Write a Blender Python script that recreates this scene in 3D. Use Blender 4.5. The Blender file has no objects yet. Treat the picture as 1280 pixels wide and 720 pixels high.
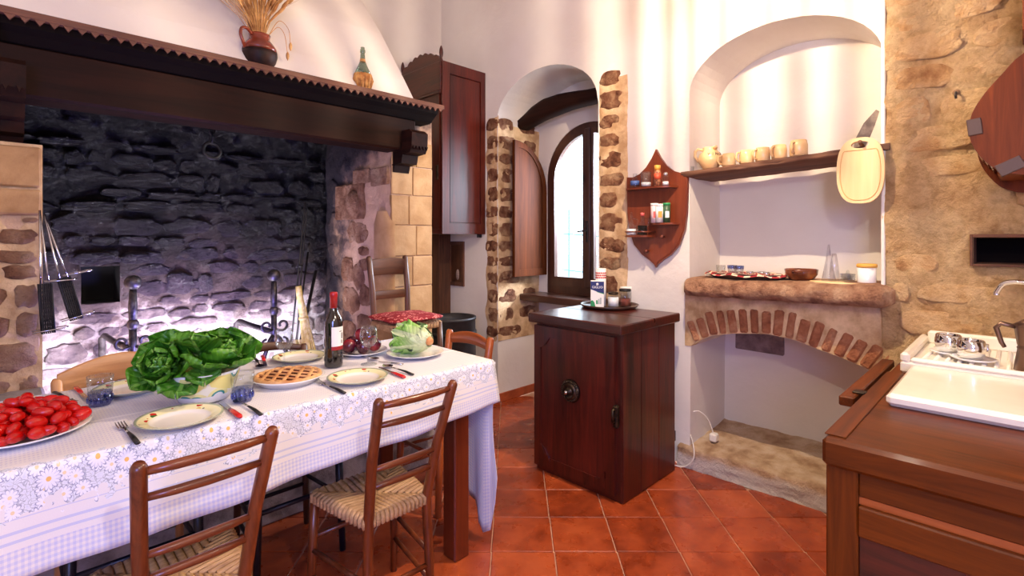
import bpy, bmesh, math, random
from math import sin, cos, pi, sqrt, radians as R, atan2
from mathutils import Vector, Matrix, noise, geometry

# ------------------------------------------------------------------ camera, world, lights, exposure
scene = bpy.context.scene
COL = scene.collection
scene.view_settings.view_transform = 'Standard'
scene.view_settings.look = 'None'
scene.view_settings.gamma = 1.0
scene.view_settings.use_curve_mapping = False
scene.view_settings.exposure = -0.15

cam_d = bpy.data.cameras.new('camera')
cam = bpy.data.objects.new('camera', cam_d)
COL.objects.link(cam)
cam.location = (0, 0, 1.4)
cam.rotation_euler = (R(90), 0, R(-45))
cam_d.sensor_width = 36
cam_d.lens = 18
cam_d.shift_y = -63 / 1280
cam_d.clip_start = 0.05
scene.camera = cam

world = bpy.data.worlds.new('daylight')
scene.world = world
world.use_nodes = True
bg = world.node_tree.nodes['Background']
bg.inputs[0].default_value = (0.80, 0.90, 1.0, 1)
bg.inputs[1].default_value = 7.0


def lamp(name, kind, loc, power, color, size=0.2, target=None, spread=None, blend=None, spot=None):
    d = bpy.data.lights.new(name, kind)
    d.energy = power
    d.color = color
    if kind == 'AREA':
        d.shape = 'DISK'
        d.size = size
        if spread: d.spread = spread
    else:
        d.shadow_soft_size = size
    if kind == 'SPOT':
        d.spot_size = spot
        d.spot_blend = blend
    o = bpy.data.objects.new(name, d)
    COL.objects.link(o)
    o.location = loc
    if target:
        o.rotation_euler = (Vector(target) - Vector(loc)).to_track_quat('-Z', 'Y').to_euler()
    return o


lamp('ceiling_lamp', 'POINT', (2.10, 1.02, 2.68), 172, (1.0, 0.79, 0.57), 0.008)
lamp('flash_lamp', 'POINT', (0.32, -0.26, 2.15), 62, (0.98, 0.89, 0.80), 0.03)
lamp('second_flash', 'POINT', (1.05, 0.35, 2.12), 16, (1.0, 0.84, 0.66), 0.04)
lamp('window_daylight', 'AREA', (4.6, 2.1, 2.0), 260, (0.80, 0.84, 1.0), 0.8, (2.9, 3.1, 2.3))
lamp('daylight_fill', 'AREA', (-1.35, -1.2, 1.7), 84, (0.28, 0.36, 1.0), 1.3, (1.0, 1.6, 0.8))
lamp('hearth_lamp', 'AREA', (1.10, 3.40, 0.56), 32, (0.90, 0.85, 1.0), 0.2, (1.0, 3.95, 0.80))
lamp('hearth_lamp', 'AREA', (0.42, 3.36, 0.56), 26, (0.90, 0.85, 1.0), 0.2, (0.35, 3.95, 0.80))
lamp('hearth_blue_fill', 'AREA', (0.85, 2.95, 0.58), 26, (0.30, 0.27, 1.0), 0.25, (0.45, 3.95, 1.35))  # unseen blue lamp, added to tint the sooty firebox

# ------------------------------------------------------------------ colours and materials
def srgb(r, g, b):
    def f(c):
        c /= 255
        return c / 12.92 if c <= .04045 else ((c + .055) / 1.055) ** 2.4
    return (f(r), f(g), f(b), 1)


class N:
    """small node-tree writer"""
    def __init__(s, name):
        s.m = bpy.data.materials.new(name)
        s.m.use_nodes = True
        s.t = s.m.node_tree
        s.b = s.t.nodes['Principled BSDF']

    def n(s, kind, **kw):
        x = s.t.nodes.new(kind)
        for k, v in kw.items(): setattr(x, k, v)
        return x

    def l(s, a, b): s.t.links.new(a, b)

    def coord(s, scale=(1, 1, 1), out='Object', rot=(0, 0, 0)):
        c = s.n('ShaderNodeTexCoord')
        m = s.n('ShaderNodeMapping')
        m.inputs['Scale'].default_value = scale
        m.inputs['Rotation'].default_value = rot
        s.l(c.outputs[out], m.inputs[0])
        return m.outputs[0]

    def pos(s, scale=(1, 1, 1)):
        g = s.n('ShaderNodeNewGeometry')
        m = s.n('ShaderNodeMapping')
        m.inputs['Scale'].default_value = scale
        s.l(g.outputs['Position'], m.inputs[0])
        return m.outputs[0]

    def noise(s, vec, scale, detail=4, rough=.55, dist=0):
        x = s.n('ShaderNodeTexNoise')
        x.inputs['Scale'].default_value = scale
        x.inputs['Detail'].default_value = detail
        x.inputs['Roughness'].default_value = rough
        x.inputs['Distortion'].default_value = dist
        if vec is not None: s.l(vec, x.inputs['Vector'])
        g = s.n('ShaderNodeMath', operation='MULTIPLY_ADD', use_clamp=True)     # widen the narrow range of the noise
        s.l(x.outputs['Fac'], g.inputs[0]); g.inputs[1].default_value = 2.0; g.inputs[2].default_value = -.5
        return g.outputs[0]

    def ramp(s, fac, stops, interp='LINEAR'):
        x = s.n('ShaderNodeValToRGB')
        x.color_ramp.interpolation = interp
        e = x.color_ramp.elements
        while len(e) < len(stops): e.new(.5)
        for i, (p, c) in enumerate(stops):
            e[i].position = p
            e[i].color = c if len(c) == 4 else (*c, 1)
        s.l(fac, x.inputs[0])
        return x.outputs[0]

    def mix(s, fac, a, b, mode='MIX'):
        x = s.n('ShaderNodeMix', data_type='RGBA', blend_type=mode)
        for v, i in ((fac, 0), (a, 6), (b, 7)):
            if hasattr(v, 'is_linked') or hasattr(v, 'links'): s.l(v, x.inputs[i])
            else: x.inputs[i].default_value = v
        return x.outputs[2]

    def math(s, op, a, b=0.0, c=None):
        x = s.n('ShaderNodeMath', operation=op)
        for i, v in enumerate((a, b) if c is None else (a, b, c)):
            if hasattr(v, 'links'): s.l(v, x.inputs[i])
            else: x.inputs[i].default_value = v
        return x.outputs[0]

    def sep(s, vec):
        x = s.n('ShaderNodeSeparateXYZ')
        s.l(vec, x.inputs[0])
        return x.outputs

    def rnd(s):
        return s.n('ShaderNodeObjectInfo').outputs['Random']

    def bump(s, h, strength=.3, dist=.01):
        x = s.n('ShaderNodeBump')
        x.inputs['Strength'].default_value = strength
        x.inputs['Distance'].default_value = dist
        s.l(h, x.inputs['Height'])
        s.l(x.outputs[0], s.b.inputs['Normal'])

    def done(s, col=None, rough=.5, metal=0, spec=None, coat=0):
        if col is not None:
            if hasattr(col, 'links'): s.l(col, s.b.inputs['Base Color'])
            else: s.b.inputs['Base Color'].default_value = col
        if hasattr(rough, 'links'): s.l(rough, s.b.inputs['Roughness'])
        else: s.b.inputs['Roughness'].default_value = rough
        s.b.inputs['Metallic'].default_value = metal
        if spec is not None: s.b.inputs['Specular IOR Level'].default_value = spec
        if coat:
            s.b.inputs['Coat Weight'].default_value = coat
            s.b.inputs['Coat Roughness'].default_value = .12
        return s.m


def plain(name, col, rough=.5, metal=0, spec=None, coat=0):
    return N(name).done(col, rough, metal, spec, coat)


def mottled(name, stops, scale=8, rough=.6, bump=.2, bdist=.004, bscale=None, spec=None, coat=0, coord='Object', detail=5, metal=0):
    m = N(name)
    v = m.coord(out=coord) if coord != 'Pos' else m.pos()
    f = m.noise(v, scale, detail)
    c = m.ramp(f, stops)
    if bump:
        m.bump(m.noise(v, bscale or scale * 4, 6, .65), bump, bdist)
    return m.done(c, rough, metal, spec, coat)


def wood(name, dark, light, axis='x', scale=14, rough=.38, coat=0.0, stretch=14, spec=None, vary=.25):
    """grain stretched along one axis of the object's own coordinates"""
    m = N(name)
    k = {'x': (1 / stretch, 1, 1), 'y': (1, 1 / stretch, 1), 'z': (1, 1, 1 / stretch)}[axis]
    v = m.coord(k)
    f1 = m.noise(v, scale * 2.2, 6, .65, 1.2)
    f2 = m.noise(v, scale * .45, 3, .5, .6)
    f = m.math('ADD', m.math('MULTIPLY', f1, .55), m.math('MULTIPLY', f2, .45))
    c = m.ramp(f, [(.18, dark), (.5, tuple(.55 * a + .45 * b for a, b in zip(dark, light))), (.85, light)])
    r = m.rnd()
    hsv = m.n('ShaderNodeHueSaturation')
    m.l(c, hsv.inputs['Color'])
    m.l(m.math('ADD', m.math('MULTIPLY', r, vary), 1 - vary / 2), hsv.inputs['Value'])
    m.bump(f1, .12, .002)
    return m.done(hsv.outputs[0], rough, 0, spec, coat)


def stone_mat(name, cols, scale=9, bump=1.0, bdist=.03, rough=.85, spec=.25, pits=True):
    m = N(name)
    v = m.coord()
    r = m.rnd()
    off = m.n('ShaderNodeVectorMath', operation='ADD')
    m.l(v, off.inputs[0])
    cmb = m.n('ShaderNodeCombineXYZ')
    m.l(m.math('MULTIPLY', r, 37.0), cmb.inputs[0])
    m.l(m.math('MULTIPLY', r, 11.0), cmb.inputs[1])
    m.l(cmb.outputs[0], off.inputs[1])
    vv = off.outputs[0]
    f = m.noise(vv, scale, 6, .6, .3)
    f2 = m.math('ADD', m.math('MULTIPLY', f, .8), m.math('MULTIPLY', r, .25))
    n = len(cols)
    c = m.ramp(f2, [(.15 + .7 * i / (n - 1), cc) for i, cc in enumerate(cols)])
    h = m.math('ADD', m.noise(vv, scale * 3.5, 8, .7), m.math('MULTIPLY', m.noise(vv, scale * 1.2, 3), .8))
    m.bump(h, bump, bdist)
    return m.done(c, rough, 0, spec)


W_LIGHT = srgb(238, 232, 226)
M = {}
# plaster with the faint unevenness of lime wash
m = N('plaster'); v = m.pos()
f = m.noise(v, 1.3, 3)
c = m.ramp(f, [(.2, srgb(222, 213, 202)), (.8, srgb(234, 227, 217))])
m.bump(m.noise(v, 9, 5), .25, .012)
M['plaster'] = m.done(c, .85, 0, .2)
m = N('ceiling_plaster'); M['ceiling'] = m.done(srgb(225, 215, 205), .9)
# warm stone render of the right wall
m = N('ochre_mortar'); v = m.pos()
f = m.noise(v, 5, 7, .62, .4)
f3 = m.noise(v, 22, 6, .65)
c = m.ramp(f, [(.2, srgb(206, 156, 104)), (.45, srgb(234, 192, 138)), (.75, srgb(248, 216, 166))])
c = m.mix(.35, c, m.ramp(f3, [(.25, srgb(168, 120, 76)), (.6, srgb(236, 202, 154))]))
m.bump(m.math('ADD', m.noise(v, 34, 9, .72), m.noise(v, 9, 4)), 1.0, .03)
M['ochre'] = m.done(c, .9, 0, .2)
M['ochre_stone'] = stone_mat('ochre_stone', [srgb(172, 116, 70), srgb(222, 174, 120), srgb(242, 204, 152), srgb(222, 170, 116)], 8, 1.0, .03)
# sand mortar and dark red brown quoins of the window
m = N('sand_mortar'); v = m.pos()
c = m.ramp(m.noise(v, 9, 6, .6), [(.25, srgb(184, 146, 104)), (.75, srgb(226, 194, 150))])
m.bump(m.noise(v, 35, 8, .7), .6, .01)
M['sand'] = m.done(c, .92, 0, .2)
M['quoin'] = stone_mat('quoin_stone', [srgb(98, 56, 38), srgb(150, 96, 68), srgb(186, 136, 100), srgb(216, 176, 134)], 14, 1.0, .04)
M['pier_stone'] = stone_mat('pier_stone', [srgb(118, 76, 54), srgb(160, 114, 84), srgb(184, 142, 110), srgb(200, 164, 132)], 9, 1.0, .03)
M['ashlar'] = stone_mat('ashlar_block', [srgb(150, 112, 74), srgb(176, 138, 94), srgb(192, 156, 112)], 6, .35, .006)
M['slab'] = stone_mat('slab_stone', [srgb(150, 100, 76), srgb(196, 144, 110), srgb(216, 168, 132), srgb(242, 208, 168)], 16, .9, .03, .75)
M['brick'] = stone_mat('brick', [srgb(150, 90, 60), srgb(190, 122, 84), srgb(212, 156, 116)], 12, .9, .02, .9)
m = N('worn_cement'); v = m.pos()
c = m.ramp(m.noise(v, 8, 6), [(.2, srgb(168, 132, 100)), (.5, srgb(204, 172, 138)), (.8, srgb(220, 196, 168))])
zz_ = m.math('ADD', m.sep(v)[2], m.math('MULTIPLY', m.noise(v, 9, 5), .05))
c = m.mix(m.ramp(zz_, [(.095, (1, 1, 1)), (.125, (0, 0, 0))]), c, srgb(208, 196, 186))      # paler low down, on the upright face
m.bump(m.noise(v, 30, 8, .7), .8, .02)
M['cement'] = m.done(c, .9, 0, .2)
M['greystone'] = stone_mat('grey_stone', [srgb(120, 100, 92), srgb(150, 128, 118), srgb(176, 152, 140)], 16, .9, .012)


def soot(name, stone):
    """soot: black high up, brown in the middle, ash grey near the hearth"""
    m = N(name)
    v = m.pos()
    z = m.sep(v)[2]
    big = m.noise(v, 2.2, 5, .6, .5)
    fine = m.noise(v, 14, 6, .65)
    h = m.math('ADD', z, m.math('ADD', m.math('MULTIPLY', big, .55), m.math('MULTIPLY', fine, .22)))
    h = m.math('MULTIPLY', m.math('SUBTRACT', h, 1.08), .95)
    if stone:
        st = [(.0, srgb(190, 172, 168)), (.12, srgb(140, 122, 124)), (.26, srgb(84, 68, 80)), (.5, srgb(44, 35, 50)), (.8, srgb(10, 8, 15))]
    else:
        st = [(.0, srgb(240, 232, 230)), (.14, srgb(206, 188, 186)), (.25, srgb(118, 98, 98)), (.48, srgb(56, 44, 48)), (.8, srgb(11, 10, 15))]
    c = m.ramp(h, st)
    m.bump(m.math('ADD', m.noise(v, 30, 9, .75), m.noise(v, 8, 5)), 1.0, .04)
    return m.done(c, .36, 0, .6)


M['soot'] = soot('sooty_mortar', False)
M['soot_stone'] = soot('sooty_stone', True)
# jamb: soot fades out toward the room
m = N('jamb_mortar'); v = m.pos()
y = m.math('ADD', m.sep(v)[1], m.math('MULTIPLY', m.math('MAXIMUM', m.math('SUBTRACT', m.sep(v)[2], 1.72), 0.0), 1.5))
f = m.math('ADD', y, m.math('MULTIPLY', m.noise(v, 3.5, 6, .65), .55))
c = m.ramp(m.math('SUBTRACT', f, 3.2), [(.46, srgb(206, 170, 138)), (.66, srgb(176, 140, 112)), (.82, srgb(92, 74, 68)), (.98, srgb(44, 38, 42))])
m.bump(m.noise(v, 24, 8, .7), .7, .012)
M['jamb'] = m.done(c, .8, 0, .3)
# terracotta
m = N('terracotta_tile'); v = m.pos(); r = m.rnd()
f = m.math('ADD', m.math('MULTIPLY', m.noise(v, 7, 6, .6), .7), m.math('MULTIPLY', r, .35))
c = m.ramp(f, [(.25, srgb(128, 50, 22)), (.5, srgb(160, 68, 32)), (.8, srgb(184, 86, 44))])
m.bump(m.noise(v, 18, 5), .12, .004)
M['tile'] = m.done(c, m.ramp(m.noise(v, 9, 4), [(.3, (.24, .24, .24)), (.7, (.40, .40, .40))]), 0, .5)
M['grout'] = mottled('grout', [(.3, srgb(186, 140, 112)), (.7, srgb(206, 164, 134))], 12, .9)
M['skirting'] = mottled('terracotta_skirting', [(.3, srgb(150, 68, 34)), (.7, srgb(180, 88, 48))], 9, .5)
# woods
for ax in 'xyz':
    M['cherry_' + ax] = wood('cherry_wood_' + ax, srgb(72, 28, 12), srgb(136, 68, 32), ax, 20, .3, .2)
    M['maho_' + ax] = wood('dark_mahogany_' + ax, srgb(22, 6, 5), srgb(98, 32, 18), ax, 12, .34, .2)
    M['red_maho_' + ax] = wood('red_mahogany_' + ax, srgb(34, 9, 7), srgb(100, 32, 20), ax, 12, .36, .15)
    M['beam_' + ax] = wood('smoked_beam_' + ax, srgb(14, 8, 6), srgb(50, 24, 15), ax, 7, .6, 0, 14, .1)
    M['oak_' + ax] = wood('counter_wood_' + ax, srgb(54, 19, 3), srgb(124, 60, 14), ax, 12, .36, .05, 14, .2)
    M['spice_' + ax] = wood('spice_rack_wood_' + ax, srgb(88, 34, 16), srgb(126, 58, 30), ax, 14, .35, .2)
    M['shutter_' + ax] = wood('shutter_wood_' + ax, srgb(60, 25, 6), srgb(102, 50, 15), ax, 14, .65, 0, 14, .1)
    M['frame_' + ax] = wood('window_wood_' + ax, srgb(50, 26, 18), srgb(92, 52, 36), ax, 12, .35, .2)
    M['table_' + ax] = wood('table_wood_' + ax, srgb(70, 24, 12), srgb(122, 52, 24), ax, 10, .3, .3)
    M['walnut_' + ax] = wood('walnut_' + ax, srgb(54, 30, 18), srgb(104, 64, 40), ax, 14, .4, .1)
    M['orange_' + ax] = wood('orange_wood_' + ax, srgb(140, 66, 26), srgb(186, 98, 44), ax, 12, .3, .3)
    M['pale_' + ax] = wood('pale_oak_' + ax, srgb(170, 112, 62), srgb(218, 166, 108), ax, 12, .35, .2)
    M['beech_' + ax] = wood('beech_' + ax, srgb(216, 178, 124), srgb(232, 200, 150), ax, 10, .5)
    M['rack_' + ax] = wood('rack_wood_' + ax, srgb(70, 26, 8), srgb(132, 62, 24), ax, 9, .5, 0, 14, .15)
    M['old_' + ax] = wood('old_plank_' + ax, srgb(62, 38, 26), srgb(128, 82, 56), ax, 12, .8)
M['inlay'] = plain('dark_inlay', srgb(70, 44, 34), .5)
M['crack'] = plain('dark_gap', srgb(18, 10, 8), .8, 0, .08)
# metals, glass, ceramics
M['iron'] = mottled('wrought_iron', [(.3, srgb(46, 42, 42)), (.7, srgb(84, 78, 78))], 30, .42, .2, .002, metal=.7)
M['black_iron'] = mottled('black_iron', [(.3, srgb(18, 17, 18)), (.7, srgb(42, 38, 38))], 20, .5, .2, .002, metal=.4)
M['steel'] = plain('stainless_steel', srgb(205, 205, 208), .16, 1)
M['chrome'] = plain('chrome', srgb(228, 226, 224), .06, 1)
M['alu'] = plain('stained_aluminium', srgb(118, 92, 78), .35, .85)
M['bronze'] = mottled('dark_bronze', [(.3, srgb(40, 32, 24)), (.7, srgb(78, 64, 48))], 40, .35, .2, .002, metal=.8)


def glass(name, tint=(1, 1, 1, 1), refl=.06, rough=.03):
    m = N(name)
    t = m.n('ShaderNodeBsdfTransparent'); t.inputs[0].default_value = tint
    g = m.n('ShaderNodeBsdfGlossy'); g.inputs['Roughness'].default_value = rough
    lw = m.n('ShaderNodeLayerWeight'); lw.inputs[0].default_value = .35
    x = m.n('ShaderNodeMixShader')
    m.l(m.math('ADD', m.math('MULTIPLY', lw.outputs['Facing'], .38), refl * .4), x.inputs[0])
    m.l(t.outputs[0], x.inputs[1]); m.l(g.outputs[0], x.inputs[2])
    m.l(x.outputs[0], m.t.nodes['Material Output'].inputs[0])
    return m.m


M['glass'] = glass('clear_glass', (.93, .95, .96, 1))
M['pane'] = glass('window_glass', (.97, .99, 1, 1), .05)
M['blue_glass'] = glass('blue_glass', (.42, .50, .86, 1), .2)
M['green_glass'] = glass('green_glass', (.42, .52, .44, 1), .2)
M['wine_glass_dark'] = plain('dark_bottle_glass', srgb(14, 8, 10), .06, 0, .8, .6)
M['plastic_clear'] = glass('clear_plastic', (.86, .86, .9, 1), .25, .1)
M['porcelain'] = plain('porcelain', srgb(238, 236, 232), .14, 0, .5, .3)
M['fireclay'] = mottled('fireclay', [(.3, srgb(232, 220, 200)), (.7, srgb(242, 232, 214))], 3, .22, 0, coat=.3)
M['glaze_brown'] = mottled('brown_glaze', [(.3, srgb(92, 42, 20)), (.7, srgb(140, 72, 34))], 10, .2, 0, coat=.4)
M['cream_glaze'] = mottled('cream_glaze', [(.3, srgb(222, 180, 124)), (.7, srgb(232, 196, 144))], 8, .25, 0, coat=.3)
M['jug_top'] = mottled('terracotta_glaze', [(.3, srgb(104, 34, 14)), (.7, srgb(136, 52, 24))], 10, .25, 0, coat=.4)
M['jug_low'] = mottled('burnt_clay', [(.3, srgb(26, 14, 12)), (.7, srgb(52, 28, 22))], 14, .5, .2, spec=.2)
M['red_plastic'] = plain('red_plastic', srgb(206, 22, 26), .25, 0, .5, .4)
M['black_plastic'] = plain('black_plastic', srgb(24, 22, 24), .35)
M['white_plastic'] = plain('white_plastic', srgb(232, 226, 216), .45)
M['paper'] = plain('white_paper', srgb(238, 234, 228), .6)
M['navy'] = plain('navy_print', srgb(28, 36, 96), .5)
M['green_print'] = plain('green_print', srgb(40, 140, 80), .5)
M['black_ink'] = plain('black_ink', srgb(30, 24, 22), .6)
M['pink_print'] = plain('red_print', srgb(206, 90, 84), .6)
M['yellow_cap'] = plain('yellow_lid', srgb(222, 168, 74), .45)
M['sugar'] = mottled('white_sugar', [(.3, srgb(236, 234, 232)), (.7, srgb(250, 248, 246))], 60, .8)
M['coffee'] = mottled('ground_coffee', [(.3, srgb(90, 36, 22)), (.7, srgb(128, 58, 38))], 60, .8)
M['foil_red'] = plain('red_capsule', srgb(166, 14, 22), .35, 0, .5, .2)
M['tomato'] = mottled('tomato_skin', [(.3, srgb(176, 8, 6)), (.7, srgb(208, 20, 12))], 6, .12, 0, coat=.3, spec=.4)
M['plum'] = mottled('plum_skin', [(.3, srgb(64, 12, 34)), (.55, srgb(104, 22, 42)), (.75, srgb(150, 40, 48))], 9, .22, 0, coat=.3)


def leaf_mat(name, base_col, stops, rib_col, y0, y1, rib):
    m = N(name)
    v = m.coord()
    x, y, z = m.sep(v)
    c = m.ramp(m.noise(v, 8, 5), stops)
    t = m.math('DIVIDE', m.math('SUBTRACT', y, y0), y1 - y0)
    c = m.mix(m.ramp(t, [(0, (0, 0, 0)), (1, (1, 1, 1))]), base_col, c)
    ax = m.math('ABSOLUTE', x)
    side = m.math('ABSOLUTE', m.math('SINE', m.math('MULTIPLY', m.math('SUBTRACT', y, m.math('MULTIPLY', ax, .8)), 150)))
    veins = m.math('MULTIPLY', m.math('LESS_THAN', side, .16), .35)
    mid = m.math('LESS_THAN', m.math('ADD', ax, m.math('MULTIPLY', y, rib * .3)), rib)
    c = m.mix(m.math('MAXIMUM', veins, m.math('MULTIPLY', mid, .8)), c, rib_col)
    m.bump(m.math('ADD', m.noise(v, 26, 5), m.math('MULTIPLY', side, .5)), .5, .006)
    return m.done(c, .36, 0, .5)


M['lettuce'] = leaf_mat('lettuce_leaf', srgb(96, 150, 48), [(.2, srgb(22, 74, 8)), (.5, srgb(44, 108, 16)), (.85, srgb(84, 146, 34))], srgb(120, 176, 70), -.02, .06, .006)
M['romaine'] = leaf_mat('romaine_leaf', srgb(226, 234, 190), [(.2, srgb(74, 140, 40)), (.5, srgb(116, 174, 66)), (.85, srgb(166, 204, 108))], srgb(220, 232, 180), .0, .13, .014)
M['rib'] = mottled('romaine_rib', [(.3, srgb(206, 222, 160)), (.7, srgb(232, 238, 196))], 8, .4, .1)
M['stem_cut'] = mottled('cut_stem', [(.3, srgb(206, 140, 84)), (.7, srgb(228, 176, 120))], 30, .6, .2)
M['crust'] = mottled('pie_crust', [(.3, srgb(196, 134, 78)), (.7, srgb(230, 178, 118))], 18, .6, .4)
M['jam'] = mottled('plum_jam', [(.3, srgb(60, 14, 12)), (.7, srgb(110, 30, 22))], 18, .25, .2)
M['rush'] = wood('rush_straw', srgb(150, 108, 66), srgb(220, 180, 132), 'x', 30, .75, 0, 6, None, .3)
M['straw'] = mottled('straw', [(.3, srgb(166, 104, 46)), (.7, srgb(214, 160, 88))], 30, .7, .3)
M['wheat'] = mottled('dry_wheat', [(.3, srgb(158, 104, 48)), (.7, srgb(222, 170, 100))], 12, .7, 0)
M['broom'] = mottled('yellow_bristle', [(.3, srgb(222, 196, 104)), (.7, srgb(244, 226, 150))], 40, .7, .4)
M['barrel'] = mottled('black_tub', [(.3, srgb(22, 20, 22)), (.7, srgb(46, 42, 44))], 8, .5, .2)
M['dark_leg'] = plain('dark_painted_leg', srgb(26, 24, 34), .35)
M['blade'] = mottled('old_blade', [(.3, srgb(96, 86, 80)), (.7, srgb(138, 124, 114))], 20, .4, .3, metal=.6)
M['terracotta_dark'] = mottled('rust_tray', [(.3, srgb(52, 34, 26)), (.7, srgb(80, 54, 40))], 10, .35, 0, coat=.2)
# printed things
m = N('plate_print'); v = m.coord()
x, y, z = m.sep(v)
r = m.math('SQRT', m.math('ADD', m.math('MULTIPLY', x, x), m.math('MULTIPLY', y, y)))
base = m.ramp(r, [(.0, srgb(236, 230, 220)), (.078, srgb(238, 232, 222)), (.080, srgb(238, 230, 176)), (.106, srgb(240, 232, 180)), (.1085, srgb(140, 156, 130)), (.113, srgb(170, 176, 150))], 'LINEAR')
vo = m.n('ShaderNodeTexVoronoi'); vo.inputs['Scale'].default_value = 42
m.l(v, vo.inputs['Vector'])
spot = m.math('LESS_THAN', vo.outputs['Distance'], .42)
pick = m.sep(vo.outputs['Color'])
keep = m.math('MULTIPLY', m.math('GREATER_THAN', pick[0], .52), spot)
ring = m.math('MULTIPLY', m.math('GREATER_THAN', r, .083), m.math('LESS_THAN', r, .105))
hue = m.ramp(pick[1], [(0, srgb(190, 50, 40)), (.35, srgb(226, 180, 40)), (.6, srgb(70, 110, 60)), (.85, srgb(60, 60, 90))], 'CONSTANT')
M['plate'] = m.done(m.mix(m.math('MULTIPLY', keep, ring), base, hue), .14, 0, .5, .3)
m = N('bowl_print'); v = m.coord()
z = m.sep(v)[2]
band = m.math('MULTIPLY', m.math('GREATER_THAN', z, .030), m.math('LESS_THAN', z, .098))
vo = m.n('ShaderNodeTexVoronoi'); vo.inputs['Scale'].default_value = 17
m.l(v, vo.inputs['Vector'])
d = vo.outputs['Distance']
pk = m.sep(vo.outputs['Color'])
pat = m.ramp(d, [(0, srgb(232, 236, 236)), (.30, srgb(240, 240, 236)), (.31, srgb(60, 150, 150)), (.40, srgb(120, 160, 90)), (.42, srgb(238, 232, 160)), (.6, srgb(240, 238, 214))], 'CONSTANT')
pat = m.mix(m.math('GREATER_THAN', pk[0], .55), pat, srgb(236, 226, 140))
M['bowl'] = m.done(m.mix(band, srgb(240, 240, 238), pat), .14, 0, .5, .3)
m = N('paisley_cloth'); v = m.coord()
vo = m.n('ShaderNodeTexVoronoi'); vo.inputs['Scale'].default_value = 28
m.l(v, vo.inputs['Vector'])
c = m.ramp(vo.outputs['Distance'], [(0, srgb(150, 14, 26)), (.26, srgb(150, 14, 26)), (.28, srgb(214, 130, 120)), (.36, srgb(220, 140, 130)), (.38, srgb(138, 12, 24))], 'CONSTANT')
M['paisley'] = m.done(c, .8)
m = N('tray_cloth'); v = m.coord()
w = m.n('ShaderNodeTexChecker'); w.inputs['Scale'].default_value = 30
w.inputs[1].default_value = srgb(150, 30, 36); w.inputs[2].default_value = srgb(226, 204, 176)
m.l(v, w.inputs[0])
M['tray_cloth'] = m.done(w.outputs[0], .8)
m = N('label_paper'); v = m.coord()
z = m.sep(v)[2]
M['label'] = m.done(m.ramp(z, [(.0, srgb(150, 20, 26)), (.092, srgb(150, 20, 26)), (.093, srgb(238, 234, 226))], 'CONSTANT'), .6)

# tablecloth: UV in metres, u along the table, v across it (0 = near table edge, positive = hanging front)
m = N('tablecloth')
uv = m.n('ShaderNodeTexCoord').outputs['UV']
u, vv, _ = m.sep(uv)


def band_of(a, b):
    return m.math('MULTIPLY', m.math('GREATER_THAN', vv, a), m.math('LESS_THAN', vv, b))


def stripes(x, freq, duty):
    return m.math('LESS_THAN', m.math('FRACT', m.math('MULTIPLY', x, freq)), duty)


white = srgb(228, 224, 225)
chk = m.math('MULTIPLY', m.math('ADD', stripes(u, 85, .5), stripes(vv, 85, .5)), .5)
col_chk = m.mix(chk, white, srgb(196, 198, 226))
rowdots = m.math('MULTIPLY', stripes(vv, 55, .42), stripes(u, 120, .55))
col_top = m.mix(m.math('MULTIPLY', rowdots, .8), white, srgb(206, 202, 220))
lines = m.math('ADD', band_of(.094, .096), m.math('ADD', band_of(.118, .124), band_of(.136, .142)))
col_line = m.mix(lines, white, srgb(196, 200, 226))
col = m.mix(m.math('GREATER_THAN', vv, .155), col_line, col_chk)
col = m.mix(m.math('GREATER_THAN', vv, -.05), col_top, col)
wideline = m.math('ADD', band_of(-.30, -.285), band_of(-.52, -.505))
col = m.mix(m.math('MULTIPLY', wideline, .7), col, srgb(250, 246, 246))
# daisy band
flower_col = None


def daisies(scale, seed, petals, radius, petal_col, core_col):
    mp = m.n('ShaderNodeMapping'); mp.inputs['Location'].default_value = (seed, seed * .7, 0)
    m.l(uv, mp.inputs[0])
    vo = m.n('ShaderNodeTexVoronoi', voronoi_dimensions='2D'); vo.inputs['Scale'].default_value = scale
    vo.inputs['Randomness'].default_value = .75
    m.l(mp.outputs[0], vo.inputs['Vector'])
    sc = m.n('ShaderNodeVectorMath', operation='SUBTRACT')
    m.l(mp.outputs[0], sc.inputs[0]); m.l(vo.outputs['Position'], sc.inputs[1])
    dx, dy, _ = m.sep(sc.outputs[0])
    rr = m.math('SQRT', m.math('ADD', m.math('MULTIPLY', dx, dx), m.math('MULTIPLY', dy, dy)))
    an = m.math('ARCTAN2', dy, dx)
    pt = m.math('ABSOLUTE', m.math('COSINE', m.math('MULTIPLY', an, petals / 2)))
    edge = m.math('MULTIPLY', m.math('ADD', m.math('MULTIPLY', m.math('POWER', pt, .5), .6), .4), radius)
    inside = m.math('LESS_THAN', rr, edge)
    rim = m.math('MULTIPLY', inside, m.math('GREATER_THAN', rr, m.math('MULTIPLY', edge, .86)))
    core = m.math('LESS_THAN', rr, radius * .2)
    c = m.mix(rim, petal_col, srgb(156, 160, 184))
    c = m.mix(core, c, core_col)
    return inside, c


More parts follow.
